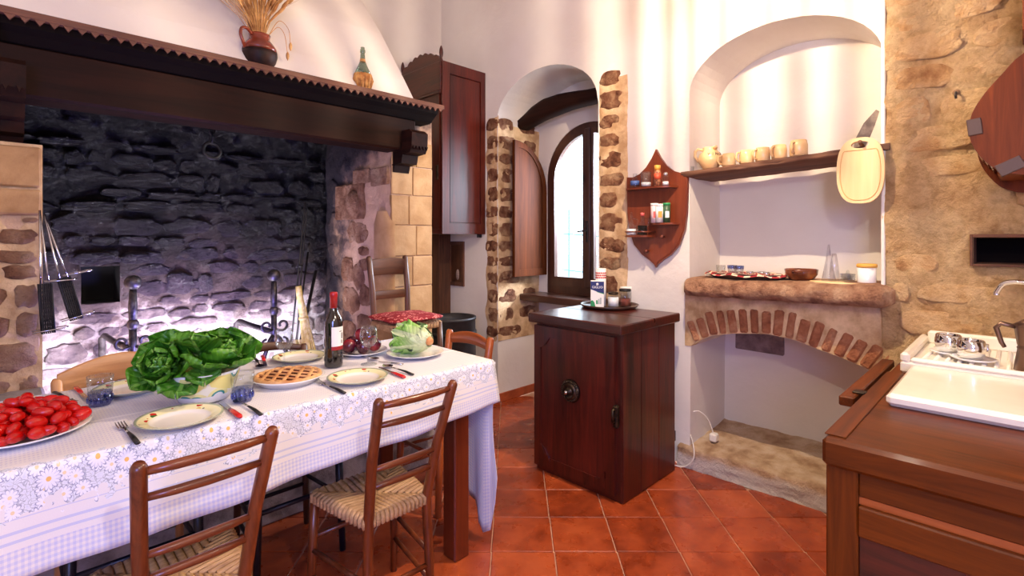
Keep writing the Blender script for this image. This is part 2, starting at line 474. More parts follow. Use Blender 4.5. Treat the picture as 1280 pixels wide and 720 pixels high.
wn_ = m.n('ShaderNodeTexNoise'); wn_.inputs['Scale'].default_value = 60
m.l(uv, wn_.inputs['Vector'])
wa = m.n('ShaderNodeVectorMath', operation='SCALE'); wa.inputs['Scale'].default_value = .03
m.l(wn_.outputs['Color'], wa.inputs[0])
wb2_ = m.n('ShaderNodeVectorMath', operation='ADD')
m.l(uv, wb2_.inputs[0]); m.l(wa.outputs[0], wb2_.inputs[1])
mp = m.n('ShaderNodeMapping'); mp.inputs['Scale'].default_value = (1, 1.3, 1)
m.l(wb2_.outputs[0], mp.inputs[0])
vo = m.n('ShaderNodeTexVoronoi', voronoi_dimensions='2D', feature='DISTANCE_TO_EDGE'); vo.inputs['Scale'].default_value = 85
m.l(mp.outputs[0], vo.inputs['Vector'])
leafy = m.ramp(vo.outputs['Distance'], [(0, srgb(168, 172, 186)), (.06, srgb(186, 190, 202)), (.11, srgb(226, 228, 236)), (.5, srgb(210, 214, 230))])
i1, c1 = daisies(26, 3.1, 10, .019, srgb(234, 234, 244), srgb(234, 214, 170))
i2, c2 = daisies(11, 8.7, 14, .026, srgb(232, 232, 246), srgb(236, 190, 110))
flo = m.mix(i1, leafy, c1)
flo = m.mix(i2, flo, c2)
wob = m.math('MULTIPLY', m.math('SUBTRACT', m.noise(uv, 22, 3), .5), .09)
vw = m.math('ADD', vv, wob)
inb = m.math('MULTIPLY', m.math('GREATER_THAN', vw, -.012), m.math('LESS_THAN', vw, .085))
inb2 = m.math('MULTIPLY', m.math('GREATER_THAN', vw, -.82), m.math('LESS_THAN', vw, -.745))
col = m.mix(m.math('MAXIMUM', inb, inb2), col, flo)
m.bump(m.noise(uv, 300, 2), .08, .001)
M['cloth'] = m.done(col, .8, 0, .2)

# ------------------------------------------------------------------ mesh writer and object helpers
class MB:
    def __init__(s):
        s.v = []; s.f = []; s.sm = []; s.uv = {}
        s.x = None

    def add(s, verts, faces, smooth=False, uvs=None):
        o = len(s.v)
        for p in verts:
            p = Vector(p)
            s.v.append(s.x @ p if s.x else p)
        for i, f in enumerate(faces):
            s.f.append([o + k for k in f]); s.sm.append(smooth)
        if uvs:
            for i, q in enumerate(uvs): s.uv[o + i] = q
        return s

    def box(s, x0, x1, y0, y1, z0, z1, b=0.0, smooth=False):
        if x0 > x1: x0, x1 = x1, x0
        if y0 > y1: y0, y1 = y1, y0
        if z0 > z1: z0, z1 = z1, z0
        if b <= 0:
            vs = [(x, y, z) for z in (z0, z1) for y in (y0, y1) for x in (x0, x1)]
            return s.add(vs, [(0, 2, 3, 1), (4, 5, 7, 6), (0, 1, 5, 4), (2, 6, 7, 3), (0, 4, 6, 2), (1, 3, 7, 5)])
        b = min(b, (x1 - x0) * .49, (y1 - y0) * .49, (z1 - z0) * .49)
        bm = bmesh.new()
        bmesh.ops.create_cube(bm, size=1, matrix=Matrix.Translation(((x0 + x1) / 2, (y0 + y1) / 2, (z0 + z1) / 2)) @ Matrix.Diagonal((x1 - x0, y1 - y0, z1 - z0, 1)))
        bmesh.ops.bevel(bm, geom=bm.edges[:], offset=b, segments=1, affect='EDGES', clamp_overlap=True)
        bm.verts.index_update()
        s.add([v.co for v in bm.verts], [[v.index for v in f.verts] for f in bm.faces])
        bm.free()
        return s

    def tube(s, path, r, seg=8, cap=True, flat=1.0, closed=False):
        path = [Vector(p) for p in path]
        n = len(path)
        rs = r if isinstance(r, (list, tuple)) else [r] * n
        vs = []; prev = None
        for i, p in enumerate(path):
            if closed: t = path[(i + 1) % n] - path[i - 1]
            else: t = path[min(i + 1, n - 1)] - path[max(i - 1, 0)]
            t = t.normalized() if t.length > 1e-9 else Vector((0, 0, 1))
            if prev is None:
                a = Vector((0, 0, 1)) if abs(t.z) < .9 else Vector((1, 0, 0))
                u = t.cross(a).normalized()
            else:
                u = prev - t * prev.dot(t)
                u = u.normalized() if u.length > 1e-6 else t.orthogonal().normalized()
            prev = u
            w = t.cross(u)
            for k in range(seg):
                a = 2 * pi * k / seg
                vs.append(p + (u * cos(a) + w * sin(a) * flat) * rs[i])
        fs = []
        for i in range(n if closed else n - 1):
            j = (i + 1) % n
            for k in range(seg):
                l = (k + 1) % seg
                fs.append((i * seg + k, i * seg + l, j * seg + l, j * seg + k))
        if cap and not closed:
            fs.append(tuple(range(seg - 1, -1, -1)))
            fs.append(tuple((n - 1) * seg + k for k in range(seg)))
        return s.add(vs, fs, True)

    def lathe(s, prof, seg=24, c=(0, 0, 0), axis='z', sx=1.0, sy=1.0):
        vs = []
        for r, z in prof:
            for k in range(seg):
                a = 2 * pi * k / seg
                p = (r * cos(a) * sx, r * sin(a) * sy, z)
                if axis == 'x': p = (z, p[0], p[1])
                elif axis == 'y': p = (p[0], -z, p[1]) if False else (p[1], z, p[0])
                vs.append((c[0] + p[0], c[1] + p[1], c[2] + p[2]))
        fs = []
        for i in range(len(prof) - 1):
            for k in range(seg):
                l = (k + 1) % seg
                fs.append((i * seg + k, i * seg + l, (i + 1) * seg + l, (i + 1) * seg + k))
        if prof[0][0] > 1e-4: fs.append(tuple(range(seg - 1, -1, -1)))
        if prof[-1][0] > 1e-4: fs.append(tuple((len(prof) - 1) * seg + k for k in range(seg)))
        return s.add(vs, fs, True)

    def ball(s, c, rx, ry=None, rz=None, seg=14, rings=9, fn=None):
        ry = rx if ry is None else ry; rz = rx if rz is None else rz
        vs = []
        for i in range(rings + 1):
            t = pi * i / rings
            for k in range(seg):
                a = 2 * pi * k / seg
                d = Vector((sin(t) * cos(a), sin(t) * sin(a), cos(t)))
                q = fn(d) if fn else 1
                vs.append((c[0] + d.x * rx * q, c[1] + d.y * ry * q, c[2] + d.z * rz * q))
        fs = []
        for i in range(rings):
            for k in range(seg):
                l = (k + 1) % seg
                fs.append((i * seg + k, (i + 1) * seg + k, (i + 1) * seg + l, i * seg + l))
        return s.add(vs, fs, True)

    def prism(s, poly, plane, d0, d1, holes=()):
        """polygon in plane ('xz','yz','xy') pushed from d0 to d1 along the third axis"""
        def to3(a, b, d):
            return {'xz': (a, d, b), 'yz': (d, a, b), 'xy': (a, b, d)}[plane]
        loops = [list(poly)] + [list(h) for h in holes]
        flat = [p for lp in loops for p in lp]
        tris = geometry.tessellate_polygon([[Vector((a, b, 0)) for a, b in lp] for lp in loops])
        n = len(flat)
        vs = [to3(a, b, d0) for a, b in flat] + [to3(a, b, d1) for a, b in flat]
        fs = [tuple(t) for t in tris] + [tuple(n + k for k in reversed(t)) for t in tris]
        o = 0
        for lp in loops:
            m_ = len(lp)
            for i in range(m_):
                j = (i + 1) % m_
                fs.append((o + i, o + j, n + o + j, n + o + i))
            o += m_
        return s.add(vs, fs)

    def grid(s, fn, nu, nv, smooth=True, uvfn=None, closed_u=False):
        vs = []; uvs = []
        for j in range(nv + 1):
            for i in range(nu + (0 if closed_u else 1)):
                vs.append(fn(i / nu, j / nv))
                if uvfn: uvs.append(uvfn(i / nu, j / nv))
        w = nu if closed_u else nu + 1
        fs = []
        for j in range(nv):
            for i in range(nu):
                k = (i + 1) % w
                fs.append((j * w + i, j * w + k, (j + 1) * w + k, (j + 1) * w + i))
        return s.add(vs, fs, smooth, uvs or None)

    def mesh(s, name, mat, recalc=True):
        me = bpy.data.meshes.new(name)
        me.from_pydata([tuple(v) for v in s.v], [], s.f)
        if mat: me.materials.append(mat)
        me.polygons.foreach_set('use_smooth', s.sm)
        if s.uv:
            l = me.uv_layers.new(name='UVMap')
            for lp in me.loops: l.data[lp.index].uv = s.uv.get(lp.vertex_index, (0, 0))
        if recalc:
            bm = bmesh.new(); bm.from_mesh(me)
            bmesh.ops.recalc_face_normals(bm, faces=bm.faces[:])
            bm.to_mesh(me); bm.free()
        me.validate()
        return me

    def build(s, name, mat, parent=None, loc=None, rot=None, recalc=True):
        o = bpy.data.objects.new(name, s.mesh(name, mat, recalc))
        COL.objects.link(o)
        if parent: o.parent = parent
        if loc: o.location = loc
        if rot: o.rotation_euler = rot
        return o


def tag(o, label=None, cat=None, group=None, kind=None):
    if label: o['label'] = label
    if cat: o['category'] = cat
    if group: o['group'] = group
    if kind: o['kind'] = kind
    return o


def thing(name, label, cat, loc=(0, 0, 0), rz=0, group=None, rot=None):
    o = bpy.data.objects.new(name, None)
    o.empty_display_size = .05
    COL.objects.link(o)
    o.location = loc
    o.rotation_euler = rot or (0, 0, rz)
    return tag(o, label, cat, group)


KIDS = {}


def copy_thing(o, label=None, loc=None, rz=None, rot=None, group=None):
    def rec(src, parent):
        c = src.copy()
        COL.objects.link(c)
        c.parent = parent
        for ch in [x for x in bpy.data.objects if x.parent == src]: rec(ch, c)
        return c
    c = rec(o, None)
    if label: c['label'] = label
    if loc: c.location = loc
    if rz is not None: c.rotation_euler = (0, 0, rz)
    if rot: c.rotation_euler = rot
    if group: c['group'] = group
    return c


def piece(name, mesh, parent, loc=(0, 0, 0), rot=None, scale=None):
    o = bpy.data.objects.new(name, mesh)
    COL.objects.link(o)
    o.parent = parent
    o.location = loc
    if rot: o.rotation_euler = rot
    if scale: o.scale = scale
    return o


def structure(name, mb, mat, parent=None):
    o = mb.build(name, mat, parent)
    o['kind'] = 'structure'
    return o


def fbm(p, sc, oct=4):
    return noise.fractal(Vector(p) * sc, .9, 2.1, oct)


# stones: a rounded irregular outline with a domed rough face; frame = origin, u, v, normal
def stone_mesh(w, h, dep, rnd, n=16, p=3.4, mat=None, jit=.07):
    mb = MB()
    rings = ((1.0, -.012), (.965, dep * .5), (.86, dep * .92), (.45, dep)) if p < 6 else ((1.0, -.012), (.985, dep * .6), (.95, dep))
    vs = []
    js = [1 + rnd.uniform(-jit, jit * .6) for _ in range(n)]
    for sc, d in rings:
        for k in range(n):
            a = 2 * pi * (k + .5) / n
            ca, sa = cos(a), sin(a)
            r = (abs(ca) ** p + abs(sa) ** p) ** (-1 / p) * js[k]
            vs.append((ca * r * w / 2 * sc, sa * r * h / 2 * sc, d + (rnd.uniform(-.25, .2) * dep if d > 0 else 0)))
    vs.append((0, 0, dep))
    fs = []
    for i in range(len(rings) - 1):
        for k in range(n):
            l = (k + 1) % n
            fs.append((i * n + k, i * n + l, (i + 1) * n + l, (i + 1) * n + k))
    o = (len(rings) - 1) * n
    for k in range(n): fs.append((o + k, o + (k + 1) % n, len(vs) - 1))
    mb.add(vs, fs, True)
    return mb.mesh('stone', mat)


def frame_matrix(origin, u, v, nrm):
    m = Matrix((u, v, nrm)).transposed().to_4x4()
    m.translation = Vector(origin)
    return m


def stone_at(parent, mat, fr, a, b, w, h, dep, rnd, name='stone', tilt=.0, n=16, p=3.4, jit=.07):
    """a, b = centre in the frame's own u and v"""
    me = stone_mesh(w, h, dep, rnd, n, p, mat, jit)
    o = bpy.data.objects.new(name, me)
    COL.objects.link(o)
    o.parent = parent
    o.matrix_local = fr @ Matrix.Translation((a, b, 0)) @ Matrix.Rotation(tilt, 4, 'Z')
    return o


def block_at(parent, mat, fr, a, b, w, h, dep, rnd, name='stone_block', tilt=0, bev=.006):
    """squared block: chamfered, slightly out of true"""
    mb = MB().box(-w / 2, w / 2, -h / 2, h / 2, -.02, dep, bev)
    mb.v = [V_ + Vector((rnd.uniform(-.002, .002), rnd.uniform(-.002, .002), rnd.uniform(-.001, .001))) for V_ in mb.v]
    o = bpy.data.objects.new(name, mb.mesh(name, mat))
    COL.objects.link(o)
    o.parent = parent
    o.matrix_local = fr @ Matrix.Translation((a, b, 0)) @ Matrix.Rotation(tilt, 4, 'Z')
    return o


def courses(parent, mat, fr, u0, u1, v0, v1, hr, wr, dep, seed, skip=None, gap=.018, name='stone', p=3.2, jit=.07, wobble=.01, keep=1.0):
    rnd = random.Random(seed)
    v = v0
    out = []
    while v < v1 - hr[0] * .5:
        h = min(rnd.uniform(*hr), v1 - v)
        u = u0 - rnd.uniform(0, wr[0] * .6)
        while u < u1:
            w = rnd.uniform(*wr)
            a0, a1 = max(u, u0), min(u + w, u1)
            u += w
            if a1 - a0 < wr[0] * .4: continue
            ca, cb = (a0 + a1) / 2, v + h / 2 + rnd.uniform(-wobble, wobble)
            ww, hh = a1 - a0 - gap * rnd.uniform(.7, 1.5), h - gap * rnd.uniform(.7, 1.6)
            if ww < .02 or hh < .02: continue
            if skip and skip(ca, cb, ww, hh): continue
            if rnd.random() > keep: continue
            o = stone_at(parent, mat, fr, ca, cb, ww, hh, dep * rnd.uniform(.6, 1.3), rnd, name, rnd.uniform(-.04, .04), p=p, jit=jit)
            out.append(o)
        v += h
    return out


def rough_panel(fr, u0, u1, v0, v1, step, amp, sc=7.0, hole=None):
    """a rough mortar sheet in a frame; hole(u, v) leaves cells out"""
    nu, nv = max(1, int((u1 - u0) / step)), max(1, int((v1 - v0) / step))
    mb = MB()
    vs = []
    for j in range(nv + 1):
        for i in range(nu + 1):
            u, v = u0 + (u1 - u0) * i / nu, v0 + (v1 - v0) * j / nv
            q = fr @ Vector((u, v, 0))
            d = fbm(q, sc) * amp
            vs.append(fr @ Vector((u, v, d)))
    fs = []
    for j in range(nv):
        for i in range(nu):
            if hole and hole(u0 + (u1 - u0) * (i + .5) / nu, v0 + (v1 - v0) * (j + .5) / nv): continue
            fs.append((j * (nu + 1) + i, j * (nu + 1) + i + 1, (j + 1) * (nu + 1) + i + 1, (j + 1) * (nu + 1) + i))
    mb.add(vs, fs, True)
    return mb


def arc(c, rx, rz, a0, a1, n):
    return [(c[0] + rx * cos(a0 + (a1 - a0) * i / n), c[1] + rz * sin(a0 + (a1 - a0) * i / n)) for i in range(n + 1)]


def smooth(pts_, n=6):
    p = [Vector(q) for q in pts_]; out = []
    for i in range(len(p) - 1):
        a, b, c, d = p[max(i - 1, 0)], p[i], p[i + 1], p[min(i + 2, len(p) - 1)]
        for k in range(n):
            u = k / n
            out.append(.5 * ((2 * b) + (c - a) * u + (2 * a - 5 * b + 4 * c - d) * u * u + (3 * b - a - 3 * c + d) * u ** 3))
    return out + [p[-1]]



# ------------------------------------------------------------------ the room
XW, YB, ZC = 2.99, 3.95, 3.7
XL, YF = -1.9, -2.1
V3 = Vector
# floor: grout bed and terracotta tiles laid on the diagonal
fl = structure('floor', MB().box(XL - .2, 3.75, YF - .2, YB + .1, -.12, -.006), M['grout'])
tm = MB().box(-.1375, .1375, -.1375, .1375, -.012, 0, .003).mesh('tile', M['tile'])
fwd, rgt = V3((1, 1, 0)).normalized(), V3((1, -1, 0)).normalized()
for i in range(-6, 7):
    for j in range(-6, 9):
        d = 2.283 - .14 + .28 * j
        r = .1875 - .14 + .28 * i
        p = fwd * d + rgt * r
        inside = (p.x < XW + .12 or (2.1 < p.y < 3.2 and p.x < 3.6)) and p.y < YB and p.x > -.6 and p.y > -.4 and d > .9
        if inside: piece('tile', tm, fl, (p.x, p.y, 0), (0, 0, R(-45.6)))
structure('ceiling', MB().box(XL - .2, XW + .8, YF - .2, YB + .2, ZC, ZC + .1), M['ceiling'])
structure('wall_left', MB().box(XL - .15, XL, YF, YB, 0, ZC), M['plaster'])
structure('wall_front', MB().box(XL - .15, XW + .8, YF - .15, YF, 0, ZC), M['plaster'])
wall_back = structure('wall_back', MB().box(XL - .15, XW + .8, YB + .30, YB + .45, 0, ZC), M['plaster'])
structure('trim_back', MB().box(1.86, XW, YB, YB + .04, 0, ZC), M['plaster'])

# right wall with the window alcove, the shelf niche and the arched hearth niche
AL0, AL1 = 2.127, 3.16
alc = [(AL1, 0.0005), (AL1, 2.36)] + arc((2.652, 2.38), .518, .35, 0.03, pi - .03, 22) + [(AL0, 2.36), (AL0, 0.0005)]
N0, N1 = .477, 1.45
nic = [(N1, 1.10), (N1, 2.27)] + arc(((N0 + N1) / 2, 2.28), .4865, .30, 0.02, pi - .02, 22) + [(N0, 2.27), (N0, 1.10)]
lowarc = [(1.442, .735), (1.40, .772), (1.31, .818), (1.17, .850), (.997, .869), (.876, .858), (.781, .832), (.646, .797), (.546, .763), (.45, .715), (.36, .66)]
low = [(N1, .0005)] + lowarc + [(.36, .0005)]
outer = [(YF, 0), (YB, 0), (YB, ZC), (YF, ZC)]
mb = MB()
slt = [(.155, 1.288), (.155, 1.40), (-.42, 1.40), (-.42, 1.288)]
loops = [outer, alc, nic, low, slt]
tri = geometry.tessellate_polygon([[V3((a, b, 0)) for a, b in lp] for lp in loops])
flat = [p for lp in loops for p in lp]
mb.add([(XW, a, b) for a, b in flat], [tuple(t) for t in tri])


def reveal(mb, loop, x0, x1, close=False, n=4):
    k = len(loop)
    for i in range(k - 1 if not close else k):
        (a, b), (c, d) = loop[i], loop[(i + 1) % k]
        mb.add([(x0, a, b), (x1, a, b), (x1, c, d), (x0, c, d)], [(0, 1, 2, 3)])


reveal(mb, alc, XW, 3.52)
reveal(mb, nic, XW, 3.43, True)
reveal(mb, low, XW, 3.50)
mb.add([(3.43, N0 - .01, 1.09), (3.43, N1 + .01, 1.09), (3.43, N1 + .01, 2.62), (3.43, N0 - .01, 2.62)], [(0, 1, 2, 3)])
mb.add([(3.50, .3, 0), (3.50, N1 + .01, 0), (3.50, N1 + .01, .9), (3.50, .3, .9)], [(0, 1, 2, 3)])
wr = structure('wall_right', mb, M['plaster'])
# alcove back wall with the arched window opening
WC, WR, WS, WB = 2.595, .464, 1.912, .90
win = [(WC - WR, WB)] + [(WC - WR * cos(t * pi / 28), WS + WR * sin(t * pi / 28)) for t in range(29)] + [(WC + WR, WB)]
mb = MB().prism([(2.0, 0), (3.3, 0), (3.3, 2.85), (2.0, 2.85)], 'yz', 3.505, 3.70, [win])
structure('trim_1', mb, M['plaster'])

# window: arched frame, two casements, panes, handle
w1 = thing('window_1', None, None); w1['kind'] = 'structure'


def arch_loop(c, r, zs, zb, n=28):
    return [(c - r, zb)] + [(c - r * cos(t * pi / n), zs + r * sin(t * pi / n)) for t in range(n + 1)] + [(c + r, zb)]


MB().prism(arch_loop(WC, WR + .005, WS, WB - .005), 'yz', 3.515, 3.585, [arch_loop(WC, WR - .055, WS, WB + .075)]).build('window_frame', M['frame_z'], w1)
for sgn in (-1, 1):
    half = lambda r, zb, g: [(WC + sgn * g, zb), (WC + sgn * r, zb)] + [(WC + sgn * r * cos(t * pi / 32), WS + r * sin(t * pi / 32)) for t in range(0, 17) if r * cos(t * pi / 32) > g] + [(WC + sgn * g, WS + sqrt(r * r - g * g))]
    o_ = half(WR - .05, WB + .07, .004); i_ = half(WR - .095, WB + .155, .058)
    sash = MB().prism(o_, 'yz', 3.50, 3.545, [i_]).build('casement', M['frame_z'], w1)
    MB().prism(half(WR - .088, WB + .148, .05), 'yz', 3.522, 3.527).build('pane', M['pane'], sash)
MB().box(3.485, 3.502, WC - .026, WC + .026, WB + .08, WS + WR - .055, .004).build('meeting_stile', M['frame_z'], w1)
hb = MB().box(3.476, 3.486, WC - .012, WC + .012, 1.36, 1.54, .003)
hb.tube([(3.482, WC, 1.46), (3.455, WC, 1.46), (3.45, WC + .02, 1.455), (3.445, WC + .07, 1.45)], .007, 8)
hb.build('window_handle', M['black_iron'], w1)
for zz in (1.52, 1.18, 1.9):
    MB().tube([(3.478, WC + .03, zz - .03), (3.478, WC + .03, zz + .03)], .006, 8).build('hinge_pin', M['black_iron'], w1)
# a pale garden wall and a bare trellis outside, in full daylight
out = tag(MB().box(5.6, 5.75, .4, 6.5, -.4, 1.15).build('garden_wall', plain('pale_render', srgb(236, 240, 240), .9)), 'pale sunlit garden wall seen through the window panes', 'wall')
tw = thing('garden_trellis', 'pale blue garden trellis of thin rods outside the window', 'trellis', (5.0, 3.7, 0))
trm = plain('trellis_paint', srgb(90, 190, 220), .6)
for i in range(3): MB().tube([(0, -.3 + .3 * i, -.4), (0, -.3 + .3 * i, 1.75)], .012, 8).build('upright', trm, tw)
for i in range(3): MB().tube([(0, -.4, .5 + .45 * i), (0, .4, .55 + .45 * i)], .010, 8).build('rod', trm, tw)
# sill board
sill = MB().box(3.24, 3.51, 2.14, 3.152, .848, .905, .008)
tag(sill.build('window_sill', M['frame_y'], w1))
# open shutter with arched top, hinged at the left of the window, swung against the reveal
sh = tag(thing('window_shutter', 'open brown wooden shutter with arched top folded against the left stone reveal', 'shutter', (3.50, 3.07, 0), R(178.5)))
W_, Z0, ZS, ZT = .40, 1.065, 1.80, 2.235
prof = [(0, Z0), (W_, Z0), (W_, ZT)] + [(W_ - W_ * sin(t * pi / 20), ZS + (ZT - ZS) * cos(t * pi / 20)) for t in range(1, 10)] + [(0, ZS)]
inn = [(.055, Z0 + .06), (W_ - .05, Z0 + .06), (W_ - .05, ZT - .06)] + [(W_ - .05 - (W_ - .105) * sin(t * pi / 20), ZS + (ZT - .06 - ZS) * cos(t * pi / 20)) for t in range(1, 10)] + [(.055, ZS)]
MB().prism(prof, 'xz', -.016, .016, [inn]).build('shutter_frame', M['shutter_z'], sh)
MB().prism(inn, 'xz', -.008, .008).build('shutter_panel', M['shutter_z'], sh)
for zz in (1.25, 1.7):
    MB().tube([(-.004, 0, zz - .04), (-.004, 0, zz + .04)], .009, 8).build('hinge', M['black_iron'], sh)
# old crooked lintel beam across the alcove
lb = MB()
prof = []
for i in range(15):
    t = i / 14
    y = 3.155 - t * 1.03
    zb = 2.355 + .05 * sin(t * pi) + .085 * t
    prof.append((y, zb, zb + .10 + .055 * sin(pi * min(1, t * 1.35)) + .012 * sin(9 * t)))


def lint(u, v):
    k = min(13, int(u * 14)); q = u * 14 - k
    y = prof[k][0] * (1 - q) + prof[k + 1][0] * q
    zb = prof[k][1] * (1 - q) + prof[k + 1][1] * q
    zt = prof[k][2] * (1 - q) + prof[k + 1][2] * q
    a = 2 * pi * v
    cx, cz = cos(a), sin(a)
    f = (abs(cx) ** 4 + abs(cz) ** 4) ** -.25
    return (3.30 + .075 * cx * f + .008 * fbm((y * 3, a, 0), 2), y, (zb + zt) / 2 + (zt - zb) / 2 * cz * f)


lb.grid(lint, 28, 14)
tag(lb.build('lintel_beam', M['beam_y']), 'crooked dark wooden lintel beam spanning the window alcove under the white arch', 'beam')

# quoins of the alcove: rough sand mortar with dark stones, left front, left reveal, right front
frF = frame_matrix((XW, 0, 0), V3((0, -1, 0)), V3((0, 0, 1)), V3((-1, 0, 0)))      # right wall face, u = -Y
frJ = frame_matrix((0, AL1, 0), V3((1, 0, 0)), V3((0, 0, 1)), V3((0, -1, 0)))      # left reveal, u = X


def edge_panel(fr, u0, u1, v0, v1, wl, wr, seed, amp=.006, thick=.006, mat='sand', name='mortar', parent=None):
    """mortar patch with wavering outline, edges sunk into the wall"""
    nu, nv = max(3, int((u1 - u0) / .03)), max(3, int((v1 - v0) / .03))

    def fn(a, b):
        v = v0 + (v1 - v0) * b
        l = u0 + wl * noise.noise(V3((seed, v * 6, 0)))
        r = u1 + wr * noise.noise(V3((seed + 7, v * 6, 0)))
        u = l + (r - l) * a
        e = min(a, 1 - a) * nu; e2 = min(b, 1 - b) * nv
        k = min(1, e) * min(1, e2) if (wl or wr) else 1
        d = (thick + amp * fbm((u + seed, v, 3), 9)) * k - .004 * (1 - k)
        return fr @ V3((u, v, d))
    mb = MB().grid(fn, nu, nv)
    return mb.build(name, M[mat], parent)


edge_panel(frF, -3.315, -AL1 + .004, .50, 2.44, .03, 0, 3, parent=wr)
edge_panel(frF, -AL0 - .004, -1.875, .0, 2.515, 0, .012, 5, parent=wr)
edge_panel(frJ, XW - .004, 3.508, .52, 2.37, 0, .0, 9, parent=wr)
rq = random.Random(21)
z = .53
while z < 2.36:
    h = rq.uniform(.12, .165)
    w = rq.uniform(.125, .158)
    stone_at(wr, M['quoin'], frF, -AL1 - w / 2 + .002, z + h / 2, w, h - .028, .008, rq, tilt=rq.uniform(-.04, .04), jit=.12)
    w2 = rq.uniform(.17, .32)
    stone_at(wr, M['quoin'], frJ, XW + .002 + w2 / 2, z + h / 2, w2, h - .03, .008, rq, tilt=rq.uniform(-.04, .04), jit=.12)
    if w2 < .24:
        w3 = .46 - w2
        stone_at(wr, M['quoin'], frJ, XW + .04 + w2 + w3 / 2, z + h / 2, w3 * .8, h - .05, .010, rq, jit=.16)
    z += h
z = .86
while z < 2.44:
    h = rq.uniform(.12, .175)
    w = rq.uniform(.15, .215)
    stone_at(wr, M['quoin'], frF, -AL0 + .012 + w / 2, z + h / 2, w, h - .03, .010, rq, tilt=rq.uniform(-.06, .06), jit=.14)
    z += h
# skirting in the alcove and on the wall by the corner
structure('baseboard_alcove', MB().box(XW - .0, 3.50, AL1 - .012, AL1 + .002, 0, .072, .002), M['skirting'])
structure('baseboard_right', MB().box(XW - .012, XW + .002, AL1, YB, 0, .072, .002), M['skirting'])

# stone wall on the right (bare ochre masonry beyond the niche)
ow = tag(thing('wall_masonry', None, None)); ow['kind'] = 'structure'; ow.name = 'trim_2'
slot = (-.42, .155, 1.288, 1.40)


def holeF(u, v):
    return -.155 < u < .42 and 1.288 < v < 1.40


frO = frame_matrix((XW - .022, 0, 0), V3((0, -1, 0)), V3((0, 0, 1)), V3((-1, 0, 0)))
rough_panel(frO, -N0 + .0, 1.1, 0, ZC, .02, .02, 6.0, holeF).build('render_coat', M['ochre'], ow)
MB().box(XW - .03, XW + .0, N0 - .012, N0 + .004, 1.10, ZC, .004).build('plaster_edge', M['plaster'], ow)
courses(ow, M['ochre_stone'], frO, -N0 + .03, .75, .93, 3.2, (.10, .19), (.18, .5), .006, 5,
        lambda a, b, w, h: (-.155 - w / 2 < a < .42 + w / 2 and 1.28 - h / 2 < b < 1.42 + h / 2), .026, keep=.8, jit=.12)
# dark slot in the wall with a wooden rim
sl = MB()
for (a0, a1, b0, b1) in ((-.42, .155, 1.40, 1.415), (-.42, .155, 1.278, 1.288), (.155, .165, 1.278, 1.415), (-.43, -.42, 1.278, 1.415)):
    sl.box(XW - .045, XW + .25, a0, a1, b0, b1, .002)
sl.build('recess_rim', M['old_y'], ow)
MB().box(XW + .2, XW + .22, -.42, .155, 1.288, 1.40).build('recess_back', M['crack'], ow)

# mortar and voussoirs of the low arch, under the stone slab
edge_panel(frF, -1.475, -.36, .60, 1.06, .012, 0, 13, .006, .006, 'sand', 'mortar', None).name = 'arch_mortar'
am = bpy.data.objects['arch_mortar']
bpy.data.objects.remove(am)


def arch_top(y):
    for (a, b), (c, d) in zip(lowarc, lowarc[1:]):
        if c <= y <= a: return b + (d - b) * (a - y) / (a - c)
    return .735 if y > 1.44 else .66


def mort(u, v):
    y = 1.478 + (.36 - 1.478) * u
    lo = arch_top(min(max(y, .36), 1.442)) if y < 1.45 else .735
    z = lo + (1.07 - lo) * v
    return (XW - .004 - .004 * fbm((y, z, 2), 8), y, z)


mb = MB().grid(mort, 60, 14)
mb.grid(lambda u, v: (lambda q: (q[0] + .07 * v, q[1], q[2] - .0))(mort(u, 0)), 60, 2)
mb.build('arch_mortar', M['sand'], wr)
rb = random.Random(4)
pts = [V3((0, a, b)) for a, b in lowarc]
lens = [0]
for a, b in zip(pts, pts[1:]): lens.append(lens[-1] + (b - a).length)
nb = 19
for i in range(nb):
    s_ = (i + .5) / nb * (lens[-1] - .05) + .03
    k = max(j for j in range(len(lens) - 1) if lens[j] <= s_)
    q = (s_ - lens[k]) / (lens[k + 1] - lens[k])
    p = pts[k].lerp(pts[k + 1], q)
    # normal from a shared centre below so the bricks fan out
    nrm = (p - V3((0, 1.04, -.05))).normalized()
    L = rb.uniform(.118, .140)
    c = p + nrm * (L / 2 + .003)
    ang = atan2(nrm.z, -nrm.y) - pi / 2
    fr = frF
    block_at(wr, M['brick'], fr, -c.y, c.z, rb.uniform(.042, .050), L, .014, rb, 'brick', ang, .009)
# thick rough slab shelf
def slab(u, v):
    y = 1.462 + (.425 - 1.462) * u
    a = 2 * pi * v
    ca, sa = cos(a), sin(a)
    f = (abs(ca) ** 5 + abs(sa) ** 5) ** -.2
    e = 1 - max(0, abs(u - .5) - .46) / .04 * .35
    zc = 1.105 + .018 * u
    q = fbm((y, ca * .3, sa * .3), 9) * .014
    return (3.10 + (.24 + q) * ca * f * (1 if ca > 0 else e), y, zc + min(.057, (.058 + q * .9)) * sa * f * e)


mb = MB().grid(lambda u, v: slab(u, v), 60, 24)
mb.v = [V3((p.x, p.y, p.z)) for p in mb.v]
for u in (0, 1):
    ring = [slab(u, k / 24) for k in range(24)]
    mb.add(ring, [tuple(range(24))])
tag(mb.build('stone_slab_shelf', M['slab']), 'thick rough brown stone slab forming the ledge above the brick arch', 'stone slab')
# low niche: grey stone let into its back wall, worn kerb on the floor
block_at(wr, M['greystone'], frame_matrix((3.50, 0, 0), V3((0, -1, 0)), V3((0, 0, 1)), V3((-1, 0, 0))), -1.22, .725, .30, .14, .012, rb)


